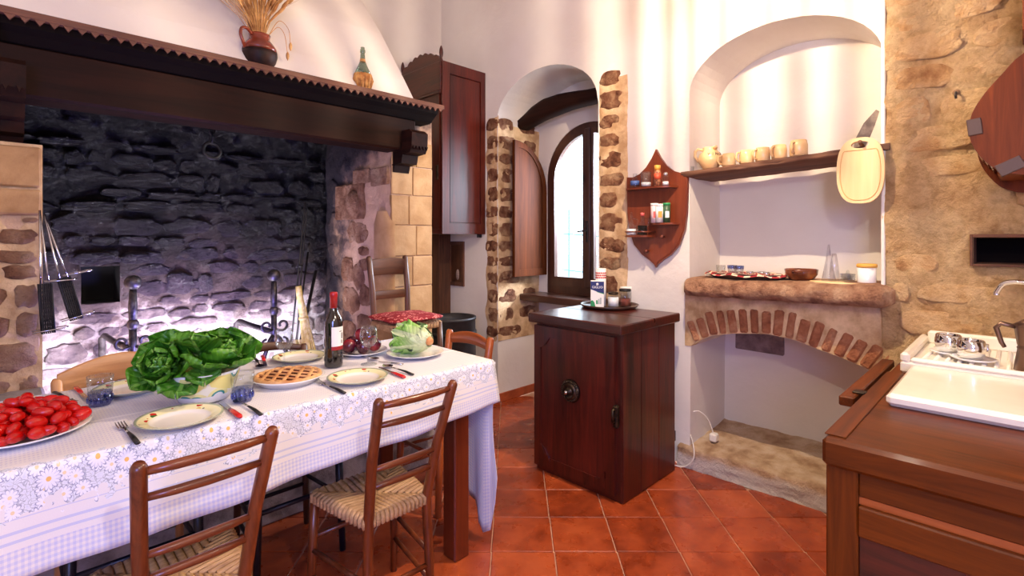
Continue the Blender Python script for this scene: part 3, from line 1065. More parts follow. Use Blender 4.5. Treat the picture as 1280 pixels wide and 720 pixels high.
def kerb(u, v):
    y = 1.51 + (.36 - 1.51) * u
    n_ = fbm((y, v, 0), 6) * .014
    if v < .45: return (2.945 + .04 * u + n_ * .6 + .02 * v, y, .125 * v / .45 + n_ * .3)
    t = (v - .45) / .55
    return (2.955 + .04 * u + t * .55, y, .125 + .012 * t + n_ + (.03 * t * t))


mb = MB().grid(kerb, 60, 26)
mb.build('kerb', M['cement'], wr)
# corner post and small wooden wall cupboard recess by the corner
structure('trim_3', MB().box(2.85, XW, 3.80, YB, 0, 1.46, .006), M['old_z'])
wn = thing('wall_recess', 'small open wooden recess let into the white wall under the hanging cabinet', 'recess', (XW, 3.715, 1.16))
MB().prism([(-.115, -.205), (.105, -.205), (.105, .205), (-.115, .205)], 'yz', -.014, .004, [[(-.085, -.17), (.075, -.17), (.075, .175), (-.085, .175)]]).build('recess_frame', M['old_z'], wn)
MB().box(-.006, .002, -.086, .076, -.171, .176).build('recess_back', M['walnut_z'], wn)
MB().ball((-.012, -.03, -.10), .016, .02, .05, 8, 6).build('plaster_lump', M['greystone'], wn)
# ------------------------------------------------------------------ fireplace
fp = thing('fireplace', 'great open stone fireplace with white hood and black wooden mantel', 'fireplace', (0.9, 3.4, 0))


def W(o):
    """keep world coordinates for a part of a thing that has only a location"""
    o.location = o.location - o.parent.location
    return o


def fpart(mb, name, mat): return W(mb.build(name, mat, fp))


# hood: plaster, flaring a little at its foot
HX = [(2.292, 2.86, 1.955), (2.45, 2.93, 1.915), (2.81, 3.15, 1.868), (3.125, 3.40, 1.856), (ZC, 3.90, 1.845)]
mb = MB()
vs = []
for z, y, x in HX: vs += [(XL, y, z), (x, y, z), (x, YB, z)]
fs = []
for i in range(len(HX) - 1):
    for k in range(2): fs.append((i * 3 + k, i * 3 + k + 1, i * 3 + 4 + k, i * 3 + 3 + k))
mb.add(vs, fs)
fpart(mb, 'hood', M['plaster'])
# mantel: beam, cornice shelf with saw teeth, corbels
BX0, BX1 = -1.7, 1.975
mb = MB().box(BX0, BX1, 2.885, 3.06, 1.975, 2.19, .012)
fpart(mb, 'mantel_beam', M['beam_x'])
SX1 = 2.12
mb = MB()
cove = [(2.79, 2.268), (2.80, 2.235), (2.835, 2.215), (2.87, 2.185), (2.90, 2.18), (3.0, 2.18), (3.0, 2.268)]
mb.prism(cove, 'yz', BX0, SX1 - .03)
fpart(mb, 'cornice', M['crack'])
mb = MB().box(BX0, SX1, 2.765, YB, 2.268, 2.290, .004)
sh_ = fpart(mb, 'mantel_shelf', M['beam_x'])
tooth = MB().prism([(-.0215, .0), (0, -.029), (.0215, .0)], 'xz', 0, .012).mesh('saw_tooth', wood('tooth_wood', srgb(62, 34, 22), srgb(108, 62, 40), 'x', 20, .6))
k = 0
x = SX1 - .03
while x > -.45:
    o = piece('saw_tooth', tooth, sh_, (x, 2.766, 2.270))
    x -= .043
fpart(MB().box(BX0, SX1, 2.764, 2.79, 2.262, 2.292, .003), 'shelf_edge', bpy.data.materials['tooth_wood'])


def corbel(x0, x1):
    prof = [(YB, 1.80), (3.09, 1.795), (3.07, 1.835), (2.985, 1.84), (2.97, 1.885), (2.89, 1.89), (2.875, 1.945), (2.79, 1.95), (2.77, 1.985), (2.765, 2.075), (2.80, 2.10), (2.885, 2.10), (2.89, 1.985), (YB, 1.98)]
    mb = MB().prism(prof, 'yz', x0, x1)
    o = fpart(mb, 'corbel', M['beam_y'])
    for i in range(5):
        xx = x0 + (x1 - x0) * (i + .5) / 5
        p = MB().prism([(-.008, 0), (0, -.022), (.008, 0)], 'xz', -.006, .006).build('carved_tooth', M['beam_y'], o)
        p.location = V3((xx, 2.763, 1.99)) 


corbel(1.862, 1.985)
corbel(-.12, .072)
# firebox back: rough sooted mortar with bedded stones and the black hole
frB = frame_matrix((0, YB, 0), V3((1, 0, 0)), V3((0, 0, 1)), V3((0, -1, 0)))


def hole_b(u, v):
    return .335 < u < .52 and 1.005 < v < 1.235


back = fpart(rough_panel(frB, -.7, 1.86, .43, 2.3, .0185, .034, 6.0, hole_b), 'fire_back', M['soot'])
cs = courses(back, M['soot_stone'], frB, -.35, 1.84, .46, 2.0, (.07, .14), (.10, .32), .017, 17,
             lambda a, b, w, h: (.335 - w / 2 < a < .52 + w / 2 and 1.005 - h / 2 < b < 1.235 + h / 2), .014, keep=.93, jit=.22, p=3.0)

hb = MB()
hb.box(.33, .525, YB + .0, YB + .26, 1.0, 1.24)
hb.f = [f for i, f in enumerate(hb.f) if i != 2]; hb.sm = hb.sm[:len(hb.f)]
fpart(hb, 'oven_hole', plain('black_soot', srgb(8, 7, 9), .9))
rj = random.Random(6)
for (a, b, w, h) in ((.40, 1.275, .20, .085), (.60, 1.27, .16, .07), (.84, 1.10, .17, .15), (.99, 1.09, .10, .13)):
    o = stone_at(back, M['soot_stone'], frB, a, b, w, h, .04, rj, jit=.14, p=2.6)
# hearth platform
fpart(MB().box(-1.3, 2.19, 2.60, YB + .02, 0, .43, .01), 'hearth', mottled('hearth_stone', [(.3, srgb(120, 104, 98)), (.7, srgb(176, 160, 152))], 7, .8, .5, .01))
fpart(MB().box(-1.3, .135, 2.70, 3.02, .43, .755, .012), 'hearth_bench', mottled('bench_stone', [(.3, srgb(116, 104, 100)), (.7, srgb(158, 146, 140))], 9, .8, .5, .01))
# right jamb: side face toward the fire (x = 1.85), front face toward the room
frR = frame_matrix((1.85, 0, 0), V3((0, -1, 0)), V3((0, 0, 1)), V3((-1, 0, 0)))
pier = fpart(MB().box(1.856, 2.19, 3.006, YB + .03, .43, 2.26), 'pier', M['jamb'])
rough_side = rough_panel(frR, -YB, -3.0, .43, 2.26, .022, .02, 7)
W(rough_side.build('pier_face', M['jamb'], fp))


def jst(a, b, w, h, dep, mat='pier_stone', **kw):
    o = stone_at(pier, M[mat], frR, -a, b, w, h, dep, rj, **kw); return o


# stones of the side face, bottom to top (u = y)
for (y_, z_, w, h) in ((3.46, 1.44, .30, .16), (3.60, 1.16, .20, .18), (3.43, 1.12, .16, .22), (3.36, 1.30, .16, .07), (3.33, 1.20, .18, .09), (3.55, .93, .26, .2), (3.33, .98, .18, .16), (3.35, .78, .2, .16), (3.58, .70, .24, .18),
                       (3.33, .58, .22, .18), (3.34, 1.42, .1, .08)):
    jst(y_, z_, w, h, .012, jit=.2, p=3)
for (y_, z_, w, h) in ((3.78, 1.5, .22, .2), (3.80, 1.26, .24, .18), (3.80, 1.02, .22, .2), (3.78, .78, .24, .18), (3.82, 1.75, .2, .2)):
    jst(y_, z_, w, h, .012, 'jamb', jit=.2)
# big carved block with a worn boss, and the course above it
o = block_at(pier, M['pier_stone'], frR, -3.55, 1.665, .42, .26, .022, rj)
b_ = MB().ball((0, 0, 0), .055, .085, .10, 14, 10).build('carved_boss', M['pier_stone'], pier); b_.location = V3((1.83, 3.47, 1.645))
block_at(pier, M['pier_stone'], frR, -3.37, 1.84, .22, .10, .024, rj)
block_at(pier, M['pier_stone'], frR, -3.12, 1.82, .22, .12, .02, rj)
# smooth dressed pilaster at the corner
mb = MB().grid(lambda u, v: (lambda a: (1.862 + .012 - .055 * sin(a) ** .8, 3.10 - .118 * cos(a) * (1 if v < .93 else sqrt(max(0, 1 - ((v - .93) / .07) ** 2)) * .5 + .5), .43 + v * 1.15))(pi * max(.001, min(.999, u))), 16, 14)
W(mb.build('pilaster', M['ashlar'], fp))
frP = frame_matrix((0, 3.0, 0), V3((1, 0, 0)), V3((0, 0, 1)), V3((0, -1, 0)))
z = .43
while z < 1.95:
    h = rj.uniform(.17, .25)
    sp = rj.choice((.14, .20, .17))
    for (a, b) in ((1.852, 1.852 + sp), (1.852 + sp, 2.19)):
        o = block_at(pier, M['ashlar'], frP, (a + b) / 2, z + h / 2, b - a - .006, h - .006, .006, rj, 'ashlar_block', 0, .004)
    z += h
# left jamb front
pl = fpart(MB().box(-.9, .128, 3.006, YB + .03, .43, 1.79, .01), 'pier', M['jamb'])
rough = rough_panel(frP, -.6, .13, .73, 1.80, .02, .014, 7)
W(rough.build('pier_face', M['sand'], fp))
for (a, b, w, h) in ((.02, 1.70, .21, .17), (.0, 1.55, .25, .11)):
    o = block_at(pl, M['ashlar'], frP, a, b, w, h, .026, rj, 'ashlar_block', 0, .008)
cs = courses(pl, M['pier_stone'], frP, -.35, .125, .74, 1.49, (.07, .15), (.13, .26), .012, 8, None, .016, keep=.95, jit=.18)


# pot chain with ring hanging in the chimney
ch = thing('pot_chain', 'black iron pot chain with a round ring hanging in the sooty firebox', 'chain', (.835, 3.2, 2.02))
for i in range(6):
    a = i % 2 * pi / 2
    z0 = .16 - i * .044
    MB().tube([(cos(t) * .015 * cos(a), cos(t) * .015 * sin(a), z0 + sin(t) * .028) for t in [2 * pi * k / 14 for k in range(14)]], .0055, 6, closed=True).build('link', M['black_iron'], ch)
MB().tube([(cos(t) * .042, .008 * sin(t), -.135 + sin(t) * .045) for t in [2 * pi * k / 22 for k in range(22)]], .009, 8, closed=True).build('ring', M['black_iron'], ch)


# andirons
def andiron(x, y, label, side=-1):
    t = thing('andiron', label, 'andiron', (x, y, .43), 0, 'pair of ball-topped andirons')
    MB().ball((0, 0, .735), .039, seg=20, rings=12).build('ball', M['iron'], t)
    s_ = MB()
    s_.tube([(0, 0, .30), (0, 0, .49)], .018, 8)
    s_.tube([(0, 0, .49), (0, 0, .505), (0, 0, .525), (0, 0, .54)], [.018, .027, .027, .018], 8)
    s_.tube([(0, 0, .54), (0, 0, .60), (0, 0, .70)], [.018, .021, .016], 8)
    s_.build('shaft', M['iron'], t)
    b = MB()
    b.tube([(0, 0, .38), (-.05, .2, .40), (-.07, .42, .41), (-.075, .47, .39), (-.075, .47, .0)], .017, 6)
    b.build('log_bar', M['iron'], t)
    for sg in (-1, 1):
        q = MB()
        q.tube([(sg * .012, -.01, .36), (sg * .03, -.02, .34), (sg * .065, -.03, .25), (sg * .09, -.035, .12), (sg * .10, -.04, .02), (sg * .12, -.045, .012)], .013, 6)
        q.build('foot', M['iron'], t)
        sc = [(sg * (.012 + .03 * k / 16 + .0), -.012, .40 + 0 * k) for k in range(1)]
        for k in range(15):
            a = -pi / 2 + k / 14 * 2.1 * pi * .8
            rr = .036 * (1 - k / 22)
            sc.append((sg * (.046 + rr * cos(a)), -.012, .425 + rr * sin(a)))
        MB().tube(sc, .008, 6).build('scroll', M['iron'], t)
        sc = []
        for k in range(15):
            a = pi / 2 - k / 14 * 1.8 * pi
            rr = .032 * (1 - k / 24)
            sc.append((sg * (.05 + rr * cos(a)), -.02, .315 + rr * sin(a)))
        MB().tube(sc, .008, 6).build('scroll', M['iron'], t)
    return t


andiron(.492, 3.3, 'left iron andiron with ball top beside the square black oven hole')
andiron(1.205, 3.3, 'right iron andiron with ball top standing near the yellow broom')


# two folding wire grills hanging at the left jamb
def wire_grill(loc, rot, L, label):
    t = thing('wire_grill', label, 'grill', loc, 0, 'folding wire grills hung on the left jamb', rot)
    for sg in (-1, 1):
        h_ = MB().tube([(0, sg * .006, 0), (sg * .010, sg * .008, -L * .45), (sg * .014, sg * .010, -L * .6)], .0042, 6)
        h_.build('handle', M['steel'], t)
    for y in (-.02, .02):
        g = MB()
        z0, z1, w = -L * .6, -L, .02
        g.tube([(-w, y, z0), (w, y, z0), (w, y, z1), (-w, y, z1)], .004, 6, closed=True)
        for i in range(1, 6):
            xx = -w + 2 * w * i / 6
            g.tube([(xx, y, z0), (xx, y, z1)], .0024, 5, cap=False)
        for i in range(1, 12):
            zz = z0 + (z1 - z0) * i / 12
            g.tube([(-w, y, zz), (w, y, zz)], .0024, 5, cap=False)
        g.build('grid', M['black_iron'], t)
    l1 = MB().tube([(.0, -.03, -L * .58), (.09, -.03, -L * .58), (.10, -.02, -L * .58), (.10, .02, -L * .58), (.09, .03, -L * .58), (0, .03, -L * .58)], .003, 6)
    l1.build('clasp', M['steel'], t)
    MB().tube([(-.05, -.03, -L * .98), (.06, -.03, -L * .97), (.065, 0, -L * .97), (.06, .03, -L * .97), (-.05, .03, -L * .98)], .003, 6).build('clasp', M['steel'], t)
    return t


wire_grill((.118, 2.935, 1.515), (0, R(-3), 0), .52, 'nearer folding wire grill hanging straight on the left stone jamb')
wire_grill((.132, 2.945, 1.50), (0, R(-13), 0), .47, 'second wire grill slanting to the right, hung on the left jamb toward the oven hole')

# fire tools leaning on the back wall at the right
t = thing('fire_tongs', 'long thin black fire tongs leaning tall on the sooty wall right of the andirons', 'tongs', (1.425, 3.60, .43))
MB().tube([(-.02, 0, 0), (.13, .17, .76), (.215, .275, 1.20), (.224, .285, 1.238), (.235, .28, 1.20), (.15, .17, .76), (.03, 0, .02)], .0062, 6).build('arms', M['black_iron'], t)
MB().tube([(.126, .168, .76), (.154, .168, .76)], .011, 8).build('rivet', M['black_iron'], t)
t = thing('fire_poker', 'short black iron poker leaning behind the yellow broom', 'poker', (1.44, 3.62, .43))
MB().tube([(.0, 0, 0), (.225, .25, .86)], .0065, 6).build('rod', M['black_iron'], t)
MB().tube([(.225, .25, .86), (.24, .265, .925)], .010, 8).build('handle', M['black_iron'], t)
t = thing('ash_shovel', 'iron ash shovel with its blade down beside the right andiron', 'shovel', (1.46, 3.52, .43))
MB().tube([(.0, 0, .24), (.27, .36, .71)], .012, 8).build('handle', M['black_iron'], t)
MB().grid(lambda u, v: ((u - .5) * .15 * (1 - .25 * abs(v - .5)), -.10 + .1 * v + .02 * (2 * u - 1) ** 2, .02 + .25 * v), 8, 8).build('blade', M['steel'], t)
t = thing('hand_broom', 'yellow straw hand broom standing upright between the shovel and the wine bottle', 'broom', (1.47, 3.40, .43), 0, None, (R(2), R(-5), 0))
MB().tube([(-.01, 0, .50), (-.02, 0, .58), (-.024, 0, .655)], [.022, .02, .019], 10).build('handle', M['broom'], t)
br = MB()
rr = random.Random(3)
for k in range(110):
    a, q = rr.uniform(0, 2 * pi), sqrt(rr.random())
    x, y = cos(a) * q, sin(a) * q
    br.tube([(x * .022 - .01, y * .018, .52), (x * .026 + 0, y * .02, .40), (x * .045 + .02, y * .03, .18), (x * .055 + .035, y * .035, .0)], .0042, 4, cap=False)
br.build('bristles', M['broom'], t)['kind'] = 'stuff'
MB().tube([(-.005, 0, .43), (-.006, 0, .445)], .031, 12).build('binding', M['broom'], t)

# jug with wheat, straw flask on the mantel
MZ = 2.290
jg = thing('clay_jug', 'glossy brown clay jug with dark burnt base holding wheat on the mantel', 'jug', (.985, 2.90, MZ))
MB().lathe([(0, .0), (.048, 0), (.055, .008), (.078, .05), (.088, .085), (.0875, .104)], 28).build('lower_body', M['jug_low'], jg)
MB().lathe([(.0875, .104), (.082, .128), (.066, .152), (.052, .166), (.050, .182), (.054, .196), (.048, .196), (.044, .17), (.0, .16)], 28).build('upper_body', M['jug_top'], jg)
for sg in (-1,):
    pth = [(-.046, -.02, .185), (-.075, -.03, .205), (-.10, -.035, .195), (-.105, -.035, .165), (-.092, -.03, .13), (-.078, -.02, .105)]
    MB().tube(smooth(pth), .0085, 8).build('handle', M['jug_top'], jg)
wh = MB(); rw = random.Random(12)
for k in range(120):
    a = rw.uniform(-1, 1)
    lean = a * .16 + rw.gauss(0, .03) - .035
    up = rw.uniform(.22, .46) * (1 - .25 * abs(a))
    yy = rw.uniform(-.05, .03)
    p0 = V3((lean * .12, yy * .3, .17)); p3 = V3((lean * 1.2, yy * 1.2 - .02, .17 + up))
    p1 = V3((lean * .4, yy * .5, .17 + up * .45))
    pts_ = [p0, p1, p3]
    wh.tube(pts_, .0018, 4, cap=False)
    d = (p3 - p1).normalized()
    e = [p3 - d * .055 + d * .075 * i / 4 for i in range(5)]
    wh.tube(e, [.002, .0075, .0085, .006, .001], 6)
    for q in range(4):
        w_ = V3((rw.uniform(-1, 1), rw.uniform(-1, 1), rw.uniform(-1, 1))) * .025
        wh.tube([p3, p3 + d * .09 + w_], .0006, 3, cap=False)
for (p1, p2, p3, p4) in (((.04, -.02, .2), (.09, -.03, .29), (.14, -.03, .26), (.15, -.03, .19)), ((.04, -.02, .2), (.08, -.04, .25), (.115, -.04, .22), (.13, -.04, .13))):
    c = [V3(p) for p in (p1, p2, p3, p4)]
    wh.tube(smooth(c), .0018, 4)
    wh.tube([c[3] + V3((.002, 0, -.012 * i)) for i in range(5)], [.003, .008, .0085, .006, .001], 6)
w_ = wh.build('wheat_bunch', M['wheat']); w_.location = (.985, 2.90, MZ)
tag(w_, 'bunch of dry golden wheat ears standing in the brown clay jug', 'wheat', None, 'stuff')
fk = thing('straw_flask', 'straw-covered green wine flask standing at the right end of the mantel', 'bottle', (1.585, 2.89, MZ))
MB().lathe([(0, .002), (.044, .002), (.050, .012), (.046, .03), (.055, .06), (.060, .085), (.056, .108), (.048, .118), (.0, .118)], 24).build('straw_basket', M['straw'], fk)
for k in range(14):
    a = 2 * pi * k / 14
    MB().tube([(.047 * cos(a), .047 * sin(a), .03), (.062 * cos(a), .062 * sin(a), .08), (.050 * cos(a), .050 * sin(a), .118)], .0045, 5).build('straw_strand', M['straw'], fk)
MB().lathe([(.049, .115), (.042, .14), (.026, .175), (.016, .20), (.013, .25), (.0165, .255), (.0165, .268), (.013, .27), (.012, .285), (.0, .285)], 20).build('glass_neck', M['green_glass'], fk)
MB().lathe([(.0185, .195), (.0165, .207), (.0145, .215)], 16).build('red_band', M['straw'], fk)

# hanging cupboard in the corner
cb = thing('hanging_cabinet', 'tall dark mahogany wall cupboard hung high in the corner beside the window', 'cabinet', (2.52, 3.325, 1.43))
cw, cd_, chh = .60, .468, 1.40        # along y, along x, height
MB().box(.018, cd_, .004, cw, 0, chh, .004).build('body', M['red_maho_z'], cb)
# side panel (faces -y): frame and sunk field
MB().prism([(.0, 0), (cd_ - .003, 0), (cd_ - .003, chh), (.0, chh)], 'xz', -.012, .004, [[(.075, .085), (cd_ - .055, .085), (cd_ - .055, chh - .09), (.075, chh - .09)]]).build('side_frame', M['red_maho_z'], cb)
MB().box(.085, cd_ - .065, -.004, .004, .095, chh - .1, .002).build('side_panel', M['red_maho_z'], cb)
dr = MB().prism([(.02, .04), (cw - .02, .04), (cw - .02, chh - .26), (.02, chh - .26)], 'yz', -.008, .018, [[(.09, .13), (cw - .09, .13), (cw - .09, chh - .36), (.09, chh - .36)]]).build('door', M['maho_z'], cb)
MB().box(.0, .010, .10, cw - .1, .14, chh - .37, .003).build('door_panel', M['maho_z'], dr)
MB().box(-.014, -.006, .03, .062, .44, .56, .003).build('lock_plate', M['bronze'], dr)
MB().box(-.012, .018, .0, cw, chh - .24, chh, .006).build('frieze', M['maho_y'], cb)
MB().box(-.022, .018, -.0, cw, chh - .265, chh - .24, .004).build('moulding', M['maho_y'], cb)
prof = [(.0, 0)]
for i in range(61):
    t = i / 60
    bumpz = .018 * abs(sin(t * pi * 7))
    prof.append((.03 + (cw - .06) * t, .03 + .075 * sin(pi * t) + bumpz))
prof.append((cw, 0))
cr = MB().prism(prof, 'yz', 0, .02).build('crest', M['maho_y'], cb, (0, 0, chh))
for yy in (.02, cw - .02):
    MB().lathe([(0, 0), (.016, 0), (.014, .012), (.009, .03), (.014, .045), (.017, .07), (.014, .10), (.006, .125), (0, .13)], 14).build('finial', M['maho_z'], cb, (.012, yy, chh))
for k in range(2):
    MB().box(cd_ - .065 + .025 * k, cd_ - .05 + .025 * k, .01, .03, -.03, .002, .002).build('hook', M['black_iron'], cb)
# ------------------------------------------------------------------ old iron-bound wooden safe
sf = thing('old_safe', 'dark reddish wooden safe cabinet with a round bronze knob rosette, standing by the window', 'safe', (2.285, 1.495, 0))
sw, sd, shh = .60, .585, .895      # y, x, z
MB().box(.022, sd, .0, sw, .0, shh, .004).build('body', M['maho_z'], sf)
MB().box(-.035, sd + .02, -.035, sw + .02, shh, shh + .052, .006).build('top', M['maho_y'], sf)
MB().box(.30, .304, -.036, sw + .021, shh + .03, shh + .0525).build('top_joint', M['crack'], sf)
dr = MB().prism([(.03, .035), (sw, .035), (sw, shh - .02), (.03, shh - .02)], 'yz', .0, .022, [[(.085, .11), (.085, shh - .15), (.125, shh - .13), (.15, shh - .085), (sw - .12, shh - .085), (sw - .09, shh - .13), (sw - .05, shh - .15), (sw - .05, .17), (sw - .08, .15), (sw - .11, .10), (.14, .10)]]).build('door', M['maho_z'], sf)
MB().box(.008, .02, .06, sw - .03, .08, shh - .06).build('door_panel', M['red_maho_z'], dr)
MB().lathe([(.066, .012), (.066, .002), (.06, -.006), (.048, -.008), (.044, -.016), (.034, -.018), (.03, -.01), (.02, -.012), (.016, -.03), (.0, -.032)], 30, (0, .325, .53), 'x').build('rosette', M['bronze'], dr)
MB().ball((-.036, .325, .53), .012).build('knob', M['steel'], dr)
bl = MB()
for k in range(30):
    a = 2 * pi * k / 30
    bl.ball((-.008, .325 + .054 * cos(a), .53 + .054 * sin(a)), .006, seg=6, rings=4)
bl.build('beading', M['bronze'], dr)
for (yy, zz, sg) in ((.52, .12, 1), (.12, .10, 1)):
    c = MB().prism([(-.03, -.04 * sg), (.045, -.035 * sg), (.03, -.01 * sg), (.0, .005 * sg), (-.01, .03 * sg), (-.03, .05 * sg)], 'yz', -.003, .012)
    if yy > .3: c.v = [V3((p.x, -p.y, p.z)) for p in c.v]
    c.build('corner_ornament', M['maho_z'], dr, (.0, yy, zz))
lt = MB().box(-.014, .02, .005, .035, .40, .52, .008)
lt.tube([(-.012, .02, .505), (-.03, .018, .50), (-.032, .018, .44), (-.012, .02, .43)], .008, 8)
lt.build('latch', M['bronze'], sf)
pn = MB()
for x0, x1 in ((.022, .20), (.204, .39), (.394, sd - .002)): pn.box(x0, x1, -.012, .004, .004, shh, .003)
pn.build('side_panel', M['maho_z'], sf)
MB().prism([(.0, 0), (.05, .0), (.05, -.06), (.03, -.06), (0, -.01)], 'xz', -.02, .03).build('bracket', M['maho_z'], sf, (sd, .03, .22))
# tray with breakfast things on the safe
ST = .947
tr = thing('round_tray', 'dark brown round tray lying on top of the wooden safe', 'tray', (2.80, 1.905, ST))
MB().lathe([(0, .003), (.155, .003), (.175, .014), (.182, .024), (.186, .023), (.178, .010), (.158, -.0), (0, 0)], 40).build('dish', M['terracotta_dark'], tr)
TZ = ST + .006


def text_mesh(body, size, mat, name, parent, loc, rot, extrude=.0006, align='CENTER'):
    cu = bpy.data.curves.new('lettering', 'FONT')
    cu.body = body; cu.size = size; cu.extrude = extrude; cu.align_x = align; cu.align_y = 'CENTER'; cu.resolution_u = 2
    tmp = bpy.data.objects.new('lettering', cu)
    COL.objects.link(tmp)
    me = bpy.data.meshes.new_from_object(tmp.evaluated_get(bpy.context.evaluated_depsgraph_get()))
    bpy.data.objects.remove(tmp); bpy.data.curves.remove(cu)
    me.materials.clear(); me.materials.append(mat)
    o = bpy.data.objects.new(name, me); COL.objects.link(o)
    if parent: o.parent = parent
    o.location = loc; o.rotation_euler = rot
    return o


# carton: local front face looks down -y, turned toward the room
ca = thing('milk_carton', 'white milk carton with navy top and green corner, standing on the round tray', 'carton', (2.735, 1.955, TZ), R(-52))
MB().box(-.042, .042, -.028, .028, 0, .168, .002).build('body', M['paper'], ca)
MB().prism([(-.042, .115), (.0, .100), (.042, .090), (.042, .165), (-.042, .165)], 'xz', -.0292, -.028).build('navy_panel', M['navy'], ca)
MB().prism([(-.005, .099), (.042, .084), (.042, .091), (.0, .102)], 'xz', -.0291, -.028).build('green_edge', M['green_print'], ca)
MB().prism([(-.042, 0), (-.012, 0), (-.018, .03), (-.03, .045), (-.042, .04)], 'xz', -.0291, -.028).build('green_corner', M['green_print'], ca)
text_mesh('GIGLIO', .0215, M['paper'], 'lettering', ca, (0, -.0296, .128), (R(90), 0, 0))
MB().lathe([(0, 0), (.008, 0), (.008, .001), (0, .001)], 12).build('emblem', M['paper'], ca, (.0, -.0292, .148), (R(90), 0, 0))
for k in range(3): MB().box(-.008 + .012 * k, .002 + .012 * k, -.0291, -.028, .02, .045 + .008 * k).build('print_mark', M['green_print'] if k == 0 else plain('grey_print', srgb(170, 178, 176), .6), ca)
sd_ = MB().prism([(-.016, .11), (.016, .11), (.016, .05), (0, .042), (-.016, .05)], 'yz', .042, .0428)
sd_.build('side_label', M['navy'], ca)
MB().prism([(-.02, .165), (.02, .165), (0, .125)], 'yz', .042, .0427).build('side_triangle', M['black_ink'], ca)
cn = thing('salt_canister', 'tall white cardboard canister with red dotted band behind the milk carton', 'canister', (2.80, 1.972, TZ))
MB().lathe([(0, 0), (.034, 0), (.034, .245), (.0, .245)], 28).build('body', M['paper'], cn)
for j in range(3):
    for k in range(16):
        a = 2 * pi * (k + .5 * j) / 16
        MB().lathe([(0, -.0006), (.0065, -.0006), (.0065, .0006), (0, .0006)], 8).build('red_dot', M['pink_print'], cn, (.034 * cos(a), .034 * sin(a), .185 + .015 * j), (R(90), 0, a + pi / 2))
j1 = thing('sugar_jar', 'small glass jar full of white sugar on the round tray', 'jar', (2.815, 1.885, TZ))
MB().lathe([(0, .0), (.034, 0), (.037, .006), (.037, .062), (.030, .074), (.030, .088)], 24).build('glass_body', M['glass'], j1)
MB().lathe([(0, .003), (.034, .003), (.034, .062), (0, .060)], 20).build('sugar', M['sugar'], j1)
MB().lathe([(.031, .078), (.033, .08), (.033, .092), (0, .094)], 20).build('lid', M['bronze'], j1)
j2 = thing('coffee_jar', 'glass jar half full of brown ground coffee with a dark lid on the tray', 'jar', (2.875, 1.835, TZ))
MB().lathe([(0, .0), (.036, 0), (.039, .006), (.039, .088), (.034, .096), (.034, .103)], 24).build('glass_body', M['glass'], j2)
MB().lathe([(0, .003), (.036, .003), (.036, .052), (0, .050)], 20).build('coffee', M['coffee'], j2)
MB().lathe([(.036, .098), (.038, .1), (.038, .114), (0, .116)], 20).build('lid', M['black_iron'], j2)
j3 = thing('cream_jar', 'cream-lidded jar mostly hidden behind the coffee jar on the tray', 'jar', (2.925, 1.86, TZ))
MB().lathe([(0, .0), (.034, 0), (.036, .006), (.036, .098), (.0, .10)], 24).build('glass_body', M['glass'], j3)
MB().lathe([(.035, .10), (.037, .102), (.037, .122), (0, .124)], 20).build('lid', M['paper'], j3)

# ------------------------------------------------------------------ chairs
def rush_seat(w0, w1, d, z, mat, parent):
    """woven seat: w0 back width, w1 front width; four triangles of cords around the rails"""
    mb = MB()
    c = V3((0, 0, z + .004))
    cor = [V3((-w0 / 2, -d / 2, z)), V3((w0 / 2, -d / 2, z)), V3((w1 / 2, d / 2, z)), V3((-w1 / 2, d / 2, z))]
    n = 15
    for k in range(4):
        a, b = cor[k], cor[(k + 1) % 4]
        for i in range(n):
            t = (i + .5) / n
            # a cord runs from a point on the rail inward, perpendicular to the rail, up to the diagonal
            p = a.lerp(b, t)
            s_ = min(t, 1 - t) * 2
            q = p.lerp(V3((c.x + (p.x - c.x) * (0 if k % 2 else 1) * 1.0, c.y + (p.y - c.y) * (1 if k % 2 else 0), c.z)), s_)
            out_ = (p - c); out_.z = 0; out_.normalize()
            L = (b - a).length / n
            mb.tube([p + V3((0, 0, -.018)) - out_ * .012, p + out_ * .012 + V3((0, 0, -.012)), p + out_ * .010 + V3((0, 0, .006)), p + V3((0, 0, .014)), q + V3((0, 0, .004 - .008 * s_))], L * .56, 5, cap=False)
    mb.box(-w0 / 2 + .004, w0 / 2 - .004, -d / 2 + .004, d / 2 - .004, z - .014, z + .001)
    return mb.build('rush_seat', mat, parent)


